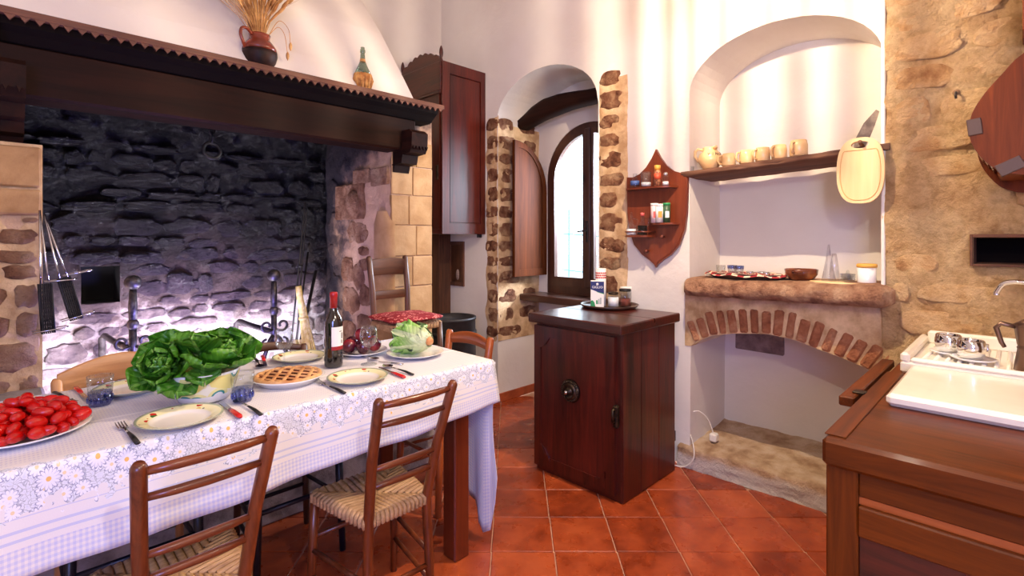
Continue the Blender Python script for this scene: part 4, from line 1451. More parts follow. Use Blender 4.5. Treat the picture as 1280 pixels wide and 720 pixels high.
def chair(name, label, loc, rz, wb=.235, wf=.335, d=.30, zs=.445, top=.89, lean=.12, splay=.03, rails=(('r', .86, .013, 0), ), wood_='cherry', seat='rush', legs=None, group=None, post=.0165, flat_post=False):
    """back posts at y = -d/2, chair faces +y"""
    t = thing(name, label, 'chair', loc, rz, group)
    lm = legs or M[wood_ + '_z']
    px = []
    for sg in (-1, 1):
        p0 = V3((sg * (wb / 2 + .015), -d / 2 - .012, 0)); p1 = V3((sg * wb / 2, -d / 2, zs)); p2 = V3((sg * (wb / 2 + splay), -d / 2 - lean, top))
        mid = p1.lerp(p2, .5) + V3((0, .012, 0))
        b = MB()
        b.tube([p0, p0.lerp(p1, .5), p1, mid, p2 - V3((0, -.003, .012)), p2], [post * .8, post, post * 1.12, post * 1.1, post * 1.08, post * .7], 12)
        b.build('back_post', M[wood_ + '_z'], t)
        px.append((p1, mid, p2))
        f0 = V3((sg * (wf / 2 + .012), d / 2 + .02, 0)); f1 = V3((sg * wf / 2, d / 2, zs + .012))
        MB().tube([f0, f0.lerp(f1, .5), f1], [post * .8, post, post * 1.05], 12).build('front_leg', lm, t)

    def back_pt(sg, z):
        p1, mid, p2 = px[0] if sg < 0 else px[1]
        if z < mid.z:
            return p1.lerp(mid, (z - p1.z) / (mid.z - p1.z))
        return mid.lerp(p2, (z - mid.z) / (p2.z - mid.z))
    for r_ in rails:
        kind, z, h, bow = r_[:4]
        a, b = back_pt(-1, z), back_pt(1, z)
        if kind == 'r':
            MB().tube([a, a.lerp(b, .25) + V3((0, -bow * .75, 0)), a.lerp(b, .5) + V3((0, -bow, 0)), a.lerp(b, .75) + V3((0, -bow * .75, 0)), b], [h * .8, h, h * 1.05, h, h * .8], 10).build('back_rail', M[wood_ + '_x'], t)
        else:
            arch = r_[4]
            th = r_[5] if len(r_) > 5 else .009

            def slat(u, v, a=a, b=b, h=h, bow=bow, arch=arch, th=th):
                p = a.lerp(b, u)
                k = 2 * pi * v
                up = (h / 2) * (1 if sin(k) > 0 else -1) * abs(sin(k)) ** .3
                ar = arch * sin(pi * u) * (1.0 if sin(k) > 0 else .45)
                return p + V3((0, -bow * sin(pi * u) + th * cos(k), up + ar))
            mb = MB().grid(lambda u, v: slat(u, v), 14, 12)
            mb.build('back_slat', M[wood_ + '_x'], t)
    # stretchers
    for sg in (-1, 1):
        for zz, yy in ((.24, 0), (.14, 0)):
            a = V3((sg * (wb / 2 + .010), -d / 2 - .008, zz)); b = V3((sg * (wf / 2 + .008), d / 2 + .012, zz + .005))
            MB().tube([a, b], .0095, 8).build('side_stretcher', lm, t)
    MB().tube([(-wf / 2 - .006, d / 2 + .01, .29), (wf / 2 + .006, d / 2 + .01, .29)], .0105, 8).build('front_stretcher', lm, t)
    MB().tube([(-wb / 2 - .006, -d / 2 - .006, .20), (wb / 2 + .006, -d / 2 - .006, .20)], .0095, 8).build('back_stretcher', lm, t)
    if seat == 'rush': rush_seat(wb + .01, wf + .01, d, zs, M['rush'], t)
    else: MB().prism([(-wb / 2 - .02, -d / 2 - .01), (wb / 2 + .02, -d / 2 - .01), (wf / 2 + .02, d / 2 + .02), (-wf / 2 - .02, d / 2 + .02)], 'xy', zs - .012, zs + .012).build('seat', lm, t)
    return t


four = (('r', .865, .012, .012), ('r', .795, .011, .012), ('r', .635, .011, .008), ('r', .57, .011, .006))
GC = 'cherry ladder-back rush chairs'
chair('rush_chair', 'cherry ladder-back rush-seat chair by the table leg at the table end', (.992, 1.705, 0), 0, rails=four, group=GC)
chair('rush_chair', 'cherry ladder-back chair at the left front, cut by the lower picture edge', (.36, 1.69, 0), R(2), rails=four, group=GC)
chair('oak_chair', 'pale oak chair with broad arched back rail behind the tomatoes', (.345, 2.355, 0), R(180), wb=.36, wf=.36, lean=.06, splay=.015, top=.872, rails=(('f', .845, .085, .02, .05, .011),), wood_='pale', legs=M['dark_leg'], seat='board')
chair('bow_back_chair', 'dark wooden chair with thin arched top rail behind the table by the fire', (.905, 2.33, 0), R(180), wb=.29, wf=.34, lean=.06, splay=.02, top=.872, rails=(('f', .852, .026, .05, .03, .009), ('r', .66, .010, .01)), wood_='walnut', legs=M['dark_leg'], seat='board')
chair('end_chair', 'orange-brown wooden chair with arched back rail at the far end of the table', (1.72, 2.255, 0), R(90), wb=.33, wf=.34, lean=.04, splay=.015, top=.85, rails=(('f', .80, .055, .02, .03, .010), ('r', .62, .010, .01)), wood_='orange', post=.02)
cc = chair('ladder_chair', 'dark walnut ladder-back chair with a red cushion, standing by the stone pilaster', (1.80, 2.76, .43), R(180), wb=.25, wf=.32, d=.30, zs=.43, top=.85, lean=.05, splay=.01, rails=(('f', .775, .105, .012, .012, .007), ('f', .60, .055, .012, .0, .006)), wood_='walnut', post=.017)


def cushion(u, v):
    a = 2 * pi * u
    ca, sa = cos(a), sin(a)
    f = (abs(ca) ** 5 + abs(sa) ** 5) ** -.2
    t = pi * v
    rr = sin(t) ** .55
    x, y = ca * f * rr * .185, sa * f * rr * .175
    pin = 1 + .10 * max(0, abs(x) / .185 + abs(y) / .175 - 1.2)
    return (x * pin, y * pin, .026 * cos(t) * (1.15 - .5 * rr) + .007 * fbm((x, y, v), 9))


cu = MB().grid(cushion, 36, 18, closed_u=True).build('seat_cushion', M['paisley'], None, (1.795, 2.735, .907), (0, 0, 0))
tag(cu, 'red paisley seat cushion lying on the dark ladder-back chair', 'cushion')
tb = thing('dark_tub', 'round black wooden tub standing in the corner behind the table end', 'tub', (2.58, 3.26, 0))
MB().lathe([(0, 0), (.16, 0), (.175, .05), (.19, .4), (.185, .74), (.192, .745), (.192, .765), (.175, .765), (.172, .70), (.168, .3), (0, .28)], 36).build('body', M['barrel'], tb)
for zz in (.12, .62): MB().lathe([(.183, zz), (.195, zz), (.195, zz + .035), (.183, zz + .035)], 36).build('hoop', M['black_iron'], tb)

# ------------------------------------------------------------------ table and cloth
TH = .838
ta = thing('dining_table', 'long dark red wooden table under the white cloth', 'table', (.4, 2.1, 0))
MB().box(-1.15, 1.175, -.385, .36, TH - .035, TH, .004).build('table_top', M['table_x'], ta)
MB().box(-1.05, 1.03, -.345, -.325, TH - .13, TH - .035, .003).build('apron', M['table_x'], ta)
MB().box(-1.05, 1.03, .29, .31, TH - .13, TH - .035, .003).build('apron', M['table_x'], ta)
MB().box(1.01, 1.03, -.325, .29, TH - .13, TH - .035, .003).build('apron', M['table_y'], ta)
for lx in (-1.08, .981):
    for ly in (-.372, .24):
        MB().box(lx, lx + .082, ly, ly + .085, 0, TH - .035, .006).build('leg', M['table_z'], ta)
CZ = TH + .003
Y0, Y1, X0, X1 = 1.705, 2.475, -.78, 1.592
rc = .012
PATH = []          # (y, z, v) from the far hem over the top to the near hem
for k in range(9): PATH.append((Y1 + .016 - .01 * (k / 8), .66 + (CZ - rc - .66) * k / 8, -(Y1 - Y0) - .17 + .17 * k / 8))
for k in range(1, 4):
    a = k / 4 * pi / 2
    PATH.append((Y1 - rc + rc * cos(a) + .004, CZ - rc + rc * sin(a), -(Y1 - Y0)))
for k in range(25):
    y = Y1 - rc - (Y1 - Y0 - 2 * rc) * k / 24
    PATH.append((y, CZ, -(y - Y0)))
for k in range(1, 4):
    a = k / 4 * pi / 2
    PATH.append((Y0 + rc - rc * sin(a), CZ - rc + rc * cos(a), .003 * k))
for k in range(15): PATH.append((Y0 - .002 - .036 * (k / 14), CZ - rc - .205 * k / 14, .012 + .205 * k / 14))
NP = len(PATH) - 1


def cloth_pt(u, j):
    x = X0 + (X1 - X0) * u
    y, z, v = PATH[j]
    if v > .012:                                    # near drop: soft waves and a longer left end
        h = (v - .012) / .205
        z = CZ - rc - (CZ - rc - (.588 + .068 * ((x - .05) / 1.54 if x > .05 else 0))) * h
        y += (.010 * sin(x * 9 + .6) + .006 * sin(x * 21)) * h
        x += .012 * h * max(0, u - .9) * 10
    elif j > 11 and v <= 0:
        z += .0012 * noise.noise(V3((x * 7, y * 7, 0)))
    elif v < -(Y1 - Y0) - .001:
        y += .006 * sin(x * 11)
    return V3((x, y, z)), v


cm = MB()
NU = 110
vs, uvs, fs = [], [], []
for j in range(NP + 1):
    for i in range(NU + 1):
        p, v = cloth_pt(i / NU, j)
        vs.append(p); uvs.append((p.x, v))
for j in range(NP):
    for i in range(NU): fs.append((j * (NU + 1) + i, j * (NU + 1) + i + 1, (j + 1) * (NU + 1) + i + 1, (j + 1) * (NU + 1) + i))
cm.add(vs, fs, True, uvs)
# end drop with the long corner of the cloth hanging to the floor
NE = 26
vs, uvs, fs = [], [], []
for i in range(NE + 1):
    t = i / NE
    y = (Y0 - .004) + (Y1 - Y0) * t
    if t < .30: hem = [.30, .17, .035, .02, .06, .11, .13, .15][min(7, int(t / .30 * 7.99))]
    else: hem = .62
    for j in range(19):
        s_ = j / 18
        z = CZ - rc * .6 + (hem - CZ + rc * .6) * s_
        fold = .016 * sin(t * 34) * s_ + .010 * s_
        vs.append((X1 + .002 + .006 * min(1, s_ * 6) + fold, y + (.03 * sin(s_ * 3) if t < .05 else 0), z)); uvs.append((y + 5, .16 + .6 * s_))
for i in range(NE):
    for j in range(18): fs.append((i * 19 + j, (i + 1) * 19 + j, (i + 1) * 19 + j + 1, i * 19 + j + 1))
cm.add(vs, fs, True, uvs)
tc = cm.build('tablecloth', M['cloth'], None, None, None, False)
sm_ = tc.modifiers.new('thickness', 'SOLIDIFY'); sm_.thickness = .0018; sm_.offset = 0
tag(tc, 'white checked tablecloth with a daisy border draped over the long table', 'tablecloth')
# ------------------------------------------------------------------ tableware
TT = CZ + .002
plate_prof = [(0, .004), (.062, .004), (.074, .007), (.080, .013), (.112, .021), (.1145, .0215), (.1145, .019), (.084, .009), (.076, .002), (.06, 0), (0, 0)]


def plate(loc, label, s=1.0, mat='plate', name='dinner_plate', group='dinner plates with yellow rim'):
    t = thing(name, label, 'plate', loc, 0, group)
    o = MB().lathe([(r * s, z) for r, z in plate_prof], 48).build('dish', M[mat], t)
    return t


plate((.385, 1.80, TT), 'yellow-rimmed dinner plate nearest the camera, between fork and red knife')
plate((.985, 1.835, TT), 'yellow-rimmed dinner plate beside the fork in front of the wine bottle')
plate((.965, 2.335, TT), 'yellow-rimmed dinner plate behind the pie, left of the wine bottle')
plate((.335, 2.285, TT), 'yellow-rimmed dinner plate behind the blue tumbler, half hidden by salad')


def fork(loc, rz, label):
    t = thing('fork', label, 'fork', loc, rz, 'forks')
    h = MB().tube([(0, -.115, .004), (0, -.06, .007), (0, -.01, .007)], [.0075, .007, .0045], 8, flat=.55)
    h.build('handle', M['black_plastic'], t)
    f = MB().tube([(0, -.012, .007), (0, .03, .006), (0, .045, .006)], [.004, .0035, .007], 8, flat=.4)
    for k in range(4):
        x = -.0105 + .007 * k
        f.tube([(x * .8, .042, .006), (x, .055, .004), (x, .08, .006), (x, .10, .010)], [.0022, .0022, .0019, .0012], 6)
    f.tube([(-.0105, .045, .005), (.0105, .045, .005)], .003, 6)
    f.build('tines', M['steel'], t)


def knife(loc, rz, label):
    t = thing('table_knife', label, 'knife', loc, rz, 'red handled knives')
    MB().tube([(0, -.115, .006), (0, -.10, .007), (0, -.04, .007), (0, -.012, .006)], [.006, .0095, .0085, .0065], 10, flat=.6).build('handle', M['red_plastic'], t)
    MB().prism([(-.006, -.014), (.007, -.014), (.009, .06), (.004, .105), (-.005, .095)], 'xy', .004, .006).build('blade', M['steel'], t)


def spoon(loc, rz, label):
    t = thing('spoon', label, 'spoon', loc, rz, 'table spoons')
    MB().tube([(0, -.115, .004), (0, -.06, .008), (0, -.012, .008)], [.0078, .007, .0045], 8, flat=.5).build('handle', M['black_plastic'], t)
    b = MB().tube([(0, -.014, .008), (0, .02, .007), (0, .035, .006)], .0035, 8)
    b.grid(lambda u, v: (sin(pi * v) ** .8 * .021 * (2 * u - 1), .032 + .065 * v, .004 + .006 * (2 * u - 1) ** 2 * sin(pi * v) + .007 * (2 * v - 1) ** 2), 10, 12)
    b.build('spoon_bowl', M['steel'], t)


fork((.256, 1.80, TT), R(3), 'fork with black handle left of the nearest plate')
fork((.863, 1.825, TT), R(2), 'fork with black handle between the pie and the right plate')
knife((.522, 1.815, TT), R(0), 'red-handled knife right of the nearest plate')
spoon((.572, 1.80, TT), R(2), 'black-handled spoon in front of the blue tumbler beside the nearest plate')
knife((1.135, 1.842, TT), R(-3), 'red-handled knife right of the plate by the wine bottle')
spoon((1.175, 1.86, TT), R(2), 'black-handled spoon beside the red knife at the right plate')
t = thing('dessert_knife', 'thin dark knife lying between the plums and the lettuce', 'knife', (1.222, 1.975, TT), R(24))
MB().tube([(0, -.06, .004), (0, .0, .004)], [.006, .005], 8, flat=.6).build('handle', M['steel'], t)
MB().prism([(-.005, 0), (.006, 0), (.004, .07), (-.004, .065)], 'xy', .003, .005).build('blade', M['steel'], t)
spoon((1.19, 2.15, TT), R(190), 'black-handled spoon lying by the stem of the right wine glass')
knife((.835, 2.40, TT), R(165), 'red-handled knife left of the far plate behind the pie')
spoon((.80, 2.37, TT), R(168), 'black-handled spoon beside the red knife at the far plate')
knife((.205, 2.36, TT), R(185), 'red-handled knife behind the tomatoes, left of the blue tumbler')
fork((.158, 2.34, TT), R(190), 'fork with dark handle behind the pile of tomatoes')


def tumbler(loc, label):
    t = thing('tumbler', label, 'glass', loc, 0, 'blue-footed tumblers')
    MB().lathe([(0, 0), (.028, 0), (.031, .008), (.0335, .045)], 14).build('blue_base', M['blue_glass'], t)
    mb = MB().lathe([(.0335, .045), (.036, .075), (.037, .098), (.0355, .098), (.0345, .07), (.031, .03), (.028, .018), (0, .018)], 28)
    mb.build('bowl', M['glass'], t)
    for k in range(12):
        a = 2 * pi * k / 12
        MB().ball((.0325 * cos(a), .0325 * sin(a), .022), .005, .005, .012, 6, 5).build('moulded_bubble', M['blue_glass'], t)


tumbler((.236, 2.175, TT), 'blue-footed glass tumbler beside the pile of tomatoes')
tumbler((.585, 1.885, TT), 'blue-footed glass tumbler in front of the salad bowl, right of the nearest plate')


def wine_glass(loc, label):
    t = thing('wine_glass', label, 'glass', loc, 0, 'stemmed wine glasses')
    MB().lathe([(0, .003), (.034, .002), (.035, .0), (.034, .004), (.010, .008), (.0045, .016), (.004, .065), (.007, .075)], 28).build('stem', M['glass'], t)
    MB().lathe([(.006, .074), (.022, .082), (.034, .100), (.0385, .122), (.0365, .145), (.0325, .166), (.0318, .166), (.0355, .145), (.0375, .122), (.033, .101), (.021, .084), (0, .078)], 28).build('bowl', M['glass'], t)


wine_glass((.858, 2.235, TT), 'stemmed wine glass standing in front of the far plate behind the pie')
wine_glass((1.145, 2.035, TT), 'stemmed wine glass standing in front of the bowl of plums')

wb_ = thing('wine_bottle', 'dark red wine bottle with red capsule and white label', 'bottle', (1.017, 2.105, TT))
MB().lathe([(0, .006), (.030, .002), (.0375, .006), (.0385, .02), (.0385, .19), (.034, .212), (.021, .236), (.0155, .255), (.0145, .30), (0, .30)], 32).build('bottle_body', M['wine_glass_dark'], wb_)
MB().lathe([(.0158, .250), (.0156, .30), (.0168, .302), (.0168, .318), (.015, .322), (0, .323)], 24).build('capsule', M['foil_red'], wb_)
lab = MB().grid(lambda u, v: (lambda a: (.0389 * cos(a), .0389 * sin(a), .078 + .098 * v))(R(-128 + 92 * u)), 12, 6)
lab.build('label', M['label'], wb_)
for (a, z0, z1, w) in ((-58, .125, .150, .003), (-60, .105, .12, .002), (-70, .155, .158, .006)):
    MB().box(-w, w, -.0004, .0004, z0, z1).build('label_mark', M['black_ink'], wb_, (.0392 * cos(R(a)), .0392 * sin(R(a)), 0), (0, 0, R(a) + pi / 2))

# tart in its dish
pt = thing('lattice_tart', 'round lattice jam tart in a white fluted dish', 'tart', (.79, 2.015, TT))
MB().lathe([(0, .0), (.105, 0), (.125, .020), (.133, .024), (.132, .027), (.122, .022), (.103, .006), (0, .005)], 48).build('dish', M['porcelain'], pt)
MB().lathe([(0, .006), (.104, .008), (.114, .020), (.108, .024), (0, .022)], 40).build('jam_filling', M['jam'], pt)
cr_ = [(.113 * cos(2 * pi * k / 48), .113 * sin(2 * pi * k / 48), .024 + .002 * sin(k * 2.2)) for k in range(48)]
MB().tube(cr_, .009, 8, closed=True).build('crust_rim', M['crust'], pt)
for d in (0, 1):
    for k in range(-2, 3):
        o_ = k * .040
        L = sqrt(.112 ** 2 - o_ ** 2)
        ang = R(28 if d == 0 else -32)
        pp = [(o_ * cos(ang) - t_ * L * sin(ang), o_ * sin(ang) + t_ * L * cos(ang), .026 + .002 * d) for t_ in (-1, -.5, 0, .5, 1)]
        MB().tube(pp, .0075, 8, flat=.5).build('lattice_strip', M['crust'], pt)

# leaf builder: ruffled blade along +y rising by 'curl'
def leaf_mesh(L, Wd, curl, cup, ruffle, seed, mat, nu=12, nv=12):
    def fn(u, v):
        s_ = 2 * u - 1
        wv = Wd * (sin(pi * min(1, .12 + .88 * v) ** .75) ** .7 if v < 1 else .12) * .5
        wv = Wd * .5 * (.35 + .65 * sin(pi * min(v * .62 + .12, 1))) * (1 if v < .86 else sqrt(max(.02, 1 - ((v - .86) / .14) ** 2)))
        a = curl * v
        y = L * (sin(a) / curl if abs(curl) > .05 else v)
        z = L * ((1 - cos(a)) / curl if abs(curl) > .05 else 0)
        e = abs(s_) ** 2
        ruf = ruffle * e * (sin(v * 13 + seed) + .6 * sin(v * 23 + s_ * 4 + seed * 2)) * (.3 + .7 * v) + ruffle * .8 * v ** 4 * sin(s_ * 9 + seed)
        n_ = V3((0, -sin(a), cos(a)))
        p = V3((s_ * wv, y, z)) + n_ * (cup * wv * e + ruf + .005 * noise.noise(V3((s_ * 2.5, v * 5, seed))))
        return p
    return MB().grid(fn, nu, nv).mesh('leaf', mat)


def lettuce_head(name, label, loc, rot, n, L, Wd, mat, seed, group=None, sc=1.0, open_=1.0):
    t = thing(name, label, 'lettuce', loc, 0, group, rot)
    rd = random.Random(seed)
    for k in range(n):
        q = k / (n - 1)
        az = k * 2.39996
        lf = leaf_mesh(L * (1.02 - .45 * q) * sc, Wd * (1.0 - .45 * q) * sc, .5 + 1.0 * q, .45 + .5 * q, .007 * sc, rd.uniform(0, 9), mat, 20, 18)
        el = R(8 + 62 * q) * open_
        o = piece('leaf', lf, t, (0, 0, .01 + .02 * q), None)
        o.rotation_euler = (Matrix.Rotation(az, 4, 'Z') @ Matrix.Translation((0, .012 * (1 - q), 0)) @ Matrix.Rotation(el, 4, 'X')).to_euler()
    MB().ball((0, 0, 0), .02 * sc, .02 * sc, .025 * sc, 10, 6).build('stem', M['rib'], t)
    return t


bw = thing('salad_bowl', 'white serving bowl with yellow and teal leaf pattern', 'bowl', (.497, 1.992, TT))
MB().lathe([(0, .004), (.064, .003), (.078, .008), (.095, .045), (.106, .085), (.110, .105), (.1065, .106), (.101, .085), (.09, .048), (.072, .014), (0, .010)], 48).build('dish', M['bowl'], bw)
# dark green heads heaped in the bowl: one lying to the left, others on top
lettuce_head('green_lettuce', 'dark green lettuce head turned to the viewer at the left rim of the bowl', (.405, 2.015, TT + .122), (R(62), R(0), R(-38)), 16, .125, .125, M['lettuce'], 2)
lettuce_head('green_lettuce', 'dark green lettuce head heaped in the middle of the bowl', (.497, 1.995, TT + .088), (R(18), R(6), R(20)), 15, .165, .165, M['lettuce'], 5)
lettuce_head('green_lettuce', 'dark green lettuce head leaning over the right rim of the bowl', (.545, 1.995, TT + .098), (R(16), R(26), R(-50)), 12, .15, .155, M['lettuce'], 8)
# loose leaves hanging over the front of the bowl
for k, (x, y, z, L, Wd, rx, rz_, lab_) in enumerate(((.436, 1.955, .112, .11, .12, -42, 150, 'loose lettuce leaf hanging over the front of the bowl'), (.472, 1.925, .122, .085, .10, -36, 172, 'small loose lettuce leaf on the front rim of the bowl'), (.487, 1.965, .16, .15, .14, 20, 150, 'broad curled lettuce leaf standing up in the heap over the bowl'))):
    o = bpy.data.objects.new('lettuce_leaf', leaf_mesh(L, Wd, .5, .35, .014, 3.3 * k, M['lettuce'], 20, 18)); COL.objects.link(o)
    o.location = (x, y, TT + z); o.rotation_euler = (R(rx), 0, R(rz_))
    tag(o, lab_, 'lettuce leaf')

# romaine lying on a plate, cut stem to the viewer
plate((1.385, 2.03, TT), 'white plate carrying the pale romaine lettuce at the table end', 1.16, 'porcelain', 'serving_plate', 'white serving plates')
ro = thing('romaine_lettuce', 'pale green romaine lettuce lying with its orange cut stem toward the viewer', 'lettuce', (1.405, 1.950, TT + .078), 0, None, (0, 0, 0))
axis = V3((-.10, .99, .10)).normalized()
bx = axis.cross(V3((0, 0, 1))).normalized()
bz = bx.cross(axis)
base = Matrix((bx, axis, bz)).transposed().to_4x4()
rd = random.Random(31)
for k in range(26):
    q = k / 25
    az = k * 2.39996
    low_ = -cos(az)                                   # leaves underneath stay flat on the plate
    lf = leaf_mesh(.20 * (1.0 - .30 * q) + (.05 if sin(az) < -.2 else 0), .105 * (1 - .35 * q), .25 + .5 * q, .5, .018, rd.uniform(0, 9), M['romaine'], 20, 18)
    spread = (R(58) * (1 - q) + R(4)) * (.45 if low_ > .3 else 1)
    mt = base @ Matrix.Rotation(az, 4, 'Y') @ Matrix.Translation((0, -.004, -.024 * (1 - .6 * q))) @ Matrix.Rotation(-spread * .6, 4, 'X')
    o = piece('leaf', lf, ro); o.matrix_local = mt
st_ = MB().lathe([(0, .006), (.013, .004), (.016, .008), (.026, .03), (0, .04)], 18)
o = st_.build('cut_stem', M['stem_cut'], ro)
o.matrix_local = Matrix((bx, bz, axis)).transposed().to_4x4() @ Matrix.Translation((0, 0, -.022))
MB().ball((0, 0, 0), .040, .075, .036, 14, 9).build('heart', M['rib'], ro).matrix_local = base @ Matrix.Translation((0, .07, 0))

# plums in a white bowl
plate((1.225, 2.245, TT), 'white plate heaped with dark plums behind the right wine glass', 1.05, 'porcelain', 'serving_plate', 'white serving plates')
pm = MB().ball((0, 0, 0), .034, .034, .032, 16, 10, lambda d: 1 - .07 * math.exp(-((d.x) ** 2) * 40) * max(0, d.y)).mesh('plum', M['plum'])
for (x, y, z) in ((-.062, .005, .045), (-.02, -.055, .045), (.045, -.04, .045), (.062, .02, .046), (-.02, .06, .045), (.035, .06, .045), (0, 0, .092)):
    o = bpy.data.objects.new('plum', pm); COL.objects.link(o)
    o.location = (1.225 + x, 2.245 + y, TT + z); o.rotation_euler = (x * 30, y * 20, z * 50)
    tag(o, 'dark purple plum in the heap on the white plate', 'plum', 'plums heaped on the plate')

# tomatoes piled on an oval platter
tp = thing('oval_platter', 'white oval platter under the heap of red tomatoes', 'platter', (.045, 1.99, TT), R(0))
MB().lathe([(r * 1.0, z) for r, z in [(0, .004), (.09, .004), (.11, .010), (.150, .022), (.152, .0195), (.112, .005), (.09, 0), (0, 0)]], 48, sx=1.0, sy=1.0).build('dish', M['porcelain'], tp)
tms = [MB().ball((0, 0, 0), .026 * s_, .0155 * s_, .0155 * s_, 16, 10, lambda d: 1 - .05 * max(0, d.x) ** 8).mesh('tomato', M['tomato']) for s_ in (1.0, .88, 1.1)]
rt = random.Random(77)
spots = []
for (layer, rad, n_, zz) in ((0, .126, 22, .032), (0, .09, 15, .032), (0, .052, 9, .032), (0, .016, 3, .032), (1, .106, 17, .054), (1, .068, 11, .056), (1, .028, 5, .058), (2, .078, 11, .077), (2, .036, 6, .079), (3, .02, 3, .098)):
    for k in range(n_):
        a = 2 * pi * (k + .5 * layer) / n_ + rt.uniform(-.1, .1)
        spots.append((rad * cos(a), rad * sin(a), zz, a))
for (x, y, z, a) in spots:
    o = bpy.data.objects.new('tomato', rt.choice(tms)); COL.objects.link(o)
    o.location = (.045 + x, 1.99 + y, TT + z + rt.uniform(-.004, .004))
    o.rotation_euler = (rt.uniform(-.3, .3), rt.uniform(-.35, .35), rt.uniform(0, 6.3))
    tag(o, 'glossy red plum tomato in the heap on the oval platter', 'tomato', 'tomatoes heaped on the platter')
# ------------------------------------------------------------------ spice rack on the wall
sp = thing('spice_rack', 'shield-shaped brown wooden spice rack hung on the white wall beside the window', 'rack', (XW, 1.662, 1.58))
S = [(0, .385), (.03, .33), (.07, .275), (.12, .235), (.17, .218), (.213, .222), (.213, .13), (.208, -.02), (.195, -.13), (.16, -.225), (.10, -.29), (.045, -.325), (.012, -.352), (0, -.372)]
outl = [(-a, b) for a, b in S] + [(a, b) for a, b in reversed(S)][1:-1]
MB().prism(outl, 'yz', -.03, -.008).build('back_board', M['spice_z'], sp)
MB().prism([(a * .965, b * .965) for a, b in outl], 'yz', -.034, -.03).build('raised_field', M['spice_z'], sp)


def half_shelf(y0, y1, z, dep, rail):
    """y0 > y1; rounded front"""
    n = 12
    pts_ = [(0, y0)] + [(-dep * min(1, (1 - abs(2 * k / n - 1) ** 5)) ** .5, y0 + (y1 - y0) * k / n) for k in range(n + 1)] + [(0, y1)]
    pts_ = [(a - .034, b) for a, b in pts_]
    o = MB().prism(pts_[1:-1], 'xy', z - .012, z).build('shelf', M['spice_y'], sp)
    if rail:
        MB().tube([(a, b, z + rail) for a, b in pts_[1:-1]], .005, 6).build('guard_rail', M['spice_y'], o)


half_shelf(.205, -.155, .140, .085, 0)
half_shelf(.0, -.165, -.088, .08, 0)
half_shelf(.19, .0, -.165, .10, .022)
for (yy, zz) in ((-.06, -.175), (.05, -.265)):
    MB().lathe([(0, -.075), (.010, -.075), (.013, -.068), (.008, -.055), (.007, -.03)], 12, (0, yy, zz), 'x').build('peg', M['spice_x'], sp)
bxr = 2.90
def spot(y, z): return (bxr, 1.662 + y, 1.58 + z + .001)


t = thing('label_bottle', 'small clear bottle with blue label, first on the top shelf of the spice rack', 'bottle', spot(.115, .14))
MB().lathe([(0, 0), (.026, 0), (.028, .008), (.026, .05), (.014, .066), (.012, .085), (.014, .092), (0, .094)], 18).build('glass_body', M['glass'], t)
MB().lathe([(.0285, .018), (.0285, .045)], 18).build('blue_label', plain('blue_label', srgb(70, 96, 150), .5), t)
t = thing('spice_tumbler', 'clear glass tumbler with white salt on the top shelf of the spice rack', 'glass', spot(.035, .14))
MB().lathe([(0, 0), (.030, 0), (.034, .095), (.0325, .095), (.029, .005), (0, .004)], 20).build('bowl', M['glass'], t)
MB().lathe([(0, .005), (.0285, .005), (.030, .028), (0, .027)], 18).build('salt', M['sugar'], t)
t = thing('pepper_mill_bottle', 'tall spice bottle with orange cap on the top shelf of the spice rack', 'bottle', spot(-.045, .14))
MB().lathe([(0, 0), (.021, 0), (.021, .085), (.017, .10), (0, .10)], 18).build('glass_body', mottled('peppercorns', [(.3, srgb(96, 44, 30)), (.6, srgb(190, 130, 90))], 60, .5, .2), t)
MB().lathe([(.022, .04), (.022, .078)], 18).build('red_label', plain('red_label', srgb(190, 74, 44), .5), t)
MB().lathe([(.018, .098), (.019, .13), (0, .132)], 18).build('orange_cap', plain('orange_cap', srgb(216, 150, 60), .4), t)
t = thing('salt_shaker', 'small clear salt shaker, last on the top shelf of the spice rack', 'shaker', spot(-.10, .14))
MB().lathe([(0, 0), (.021, 0), (.019, .055), (.015, .062), (0, .062)], 18).build('glass_body', M['glass'], t)
MB().lathe([(0, .003), (.019, .003), (.018, .024), (0, .023)], 16).build('salt', M['sugar'], t)
MB().lathe([(.016, .06), (.016, .072), (.010, .082), (0, .083)], 16).build('cap', M['steel'], t)
for (yy, dx, col, hh, lab_, cap, cl) in ((-.025, .0, srgb(226, 196, 196), .118, 'pale spice tin with pink foot, left on the lower right shelf of the rack', M['paper'], M['pink_print']), (-.065, -.012, srgb(236, 232, 224), .112, 'white spice tin with orange picture on the lower right shelf of the rack', M['paper'], plain('orange_picture', srgb(226, 150, 60), .5)), (-.10, .012, srgb(50, 84, 56), .118, 'dark green spice tin behind the others on the lower right shelf of the rack', M['green_print'], M['paper'])):
    t = thing('spice_tin', lab_, 'tin', (bxr + dx, 1.662 + yy, 1.58 - .087), 0, 'tins on the spice rack')
    MB().lathe([(0, 0), (.023, 0), (.023, hh), (0, hh)], 20).build('body', plain('tin_paint', col, .4), t)
    MB().lathe([(.0238, hh - .012), (.0238, hh + .003), (0, hh + .004)], 20).build('lid', cap, t)
    MB().grid(lambda u, v: (.0235 * cos(R(190 + 60 * u)), .0235 * sin(R(190 + 60 * u)), .03 + .04 * v), 6, 2).build('picture', cl, t)
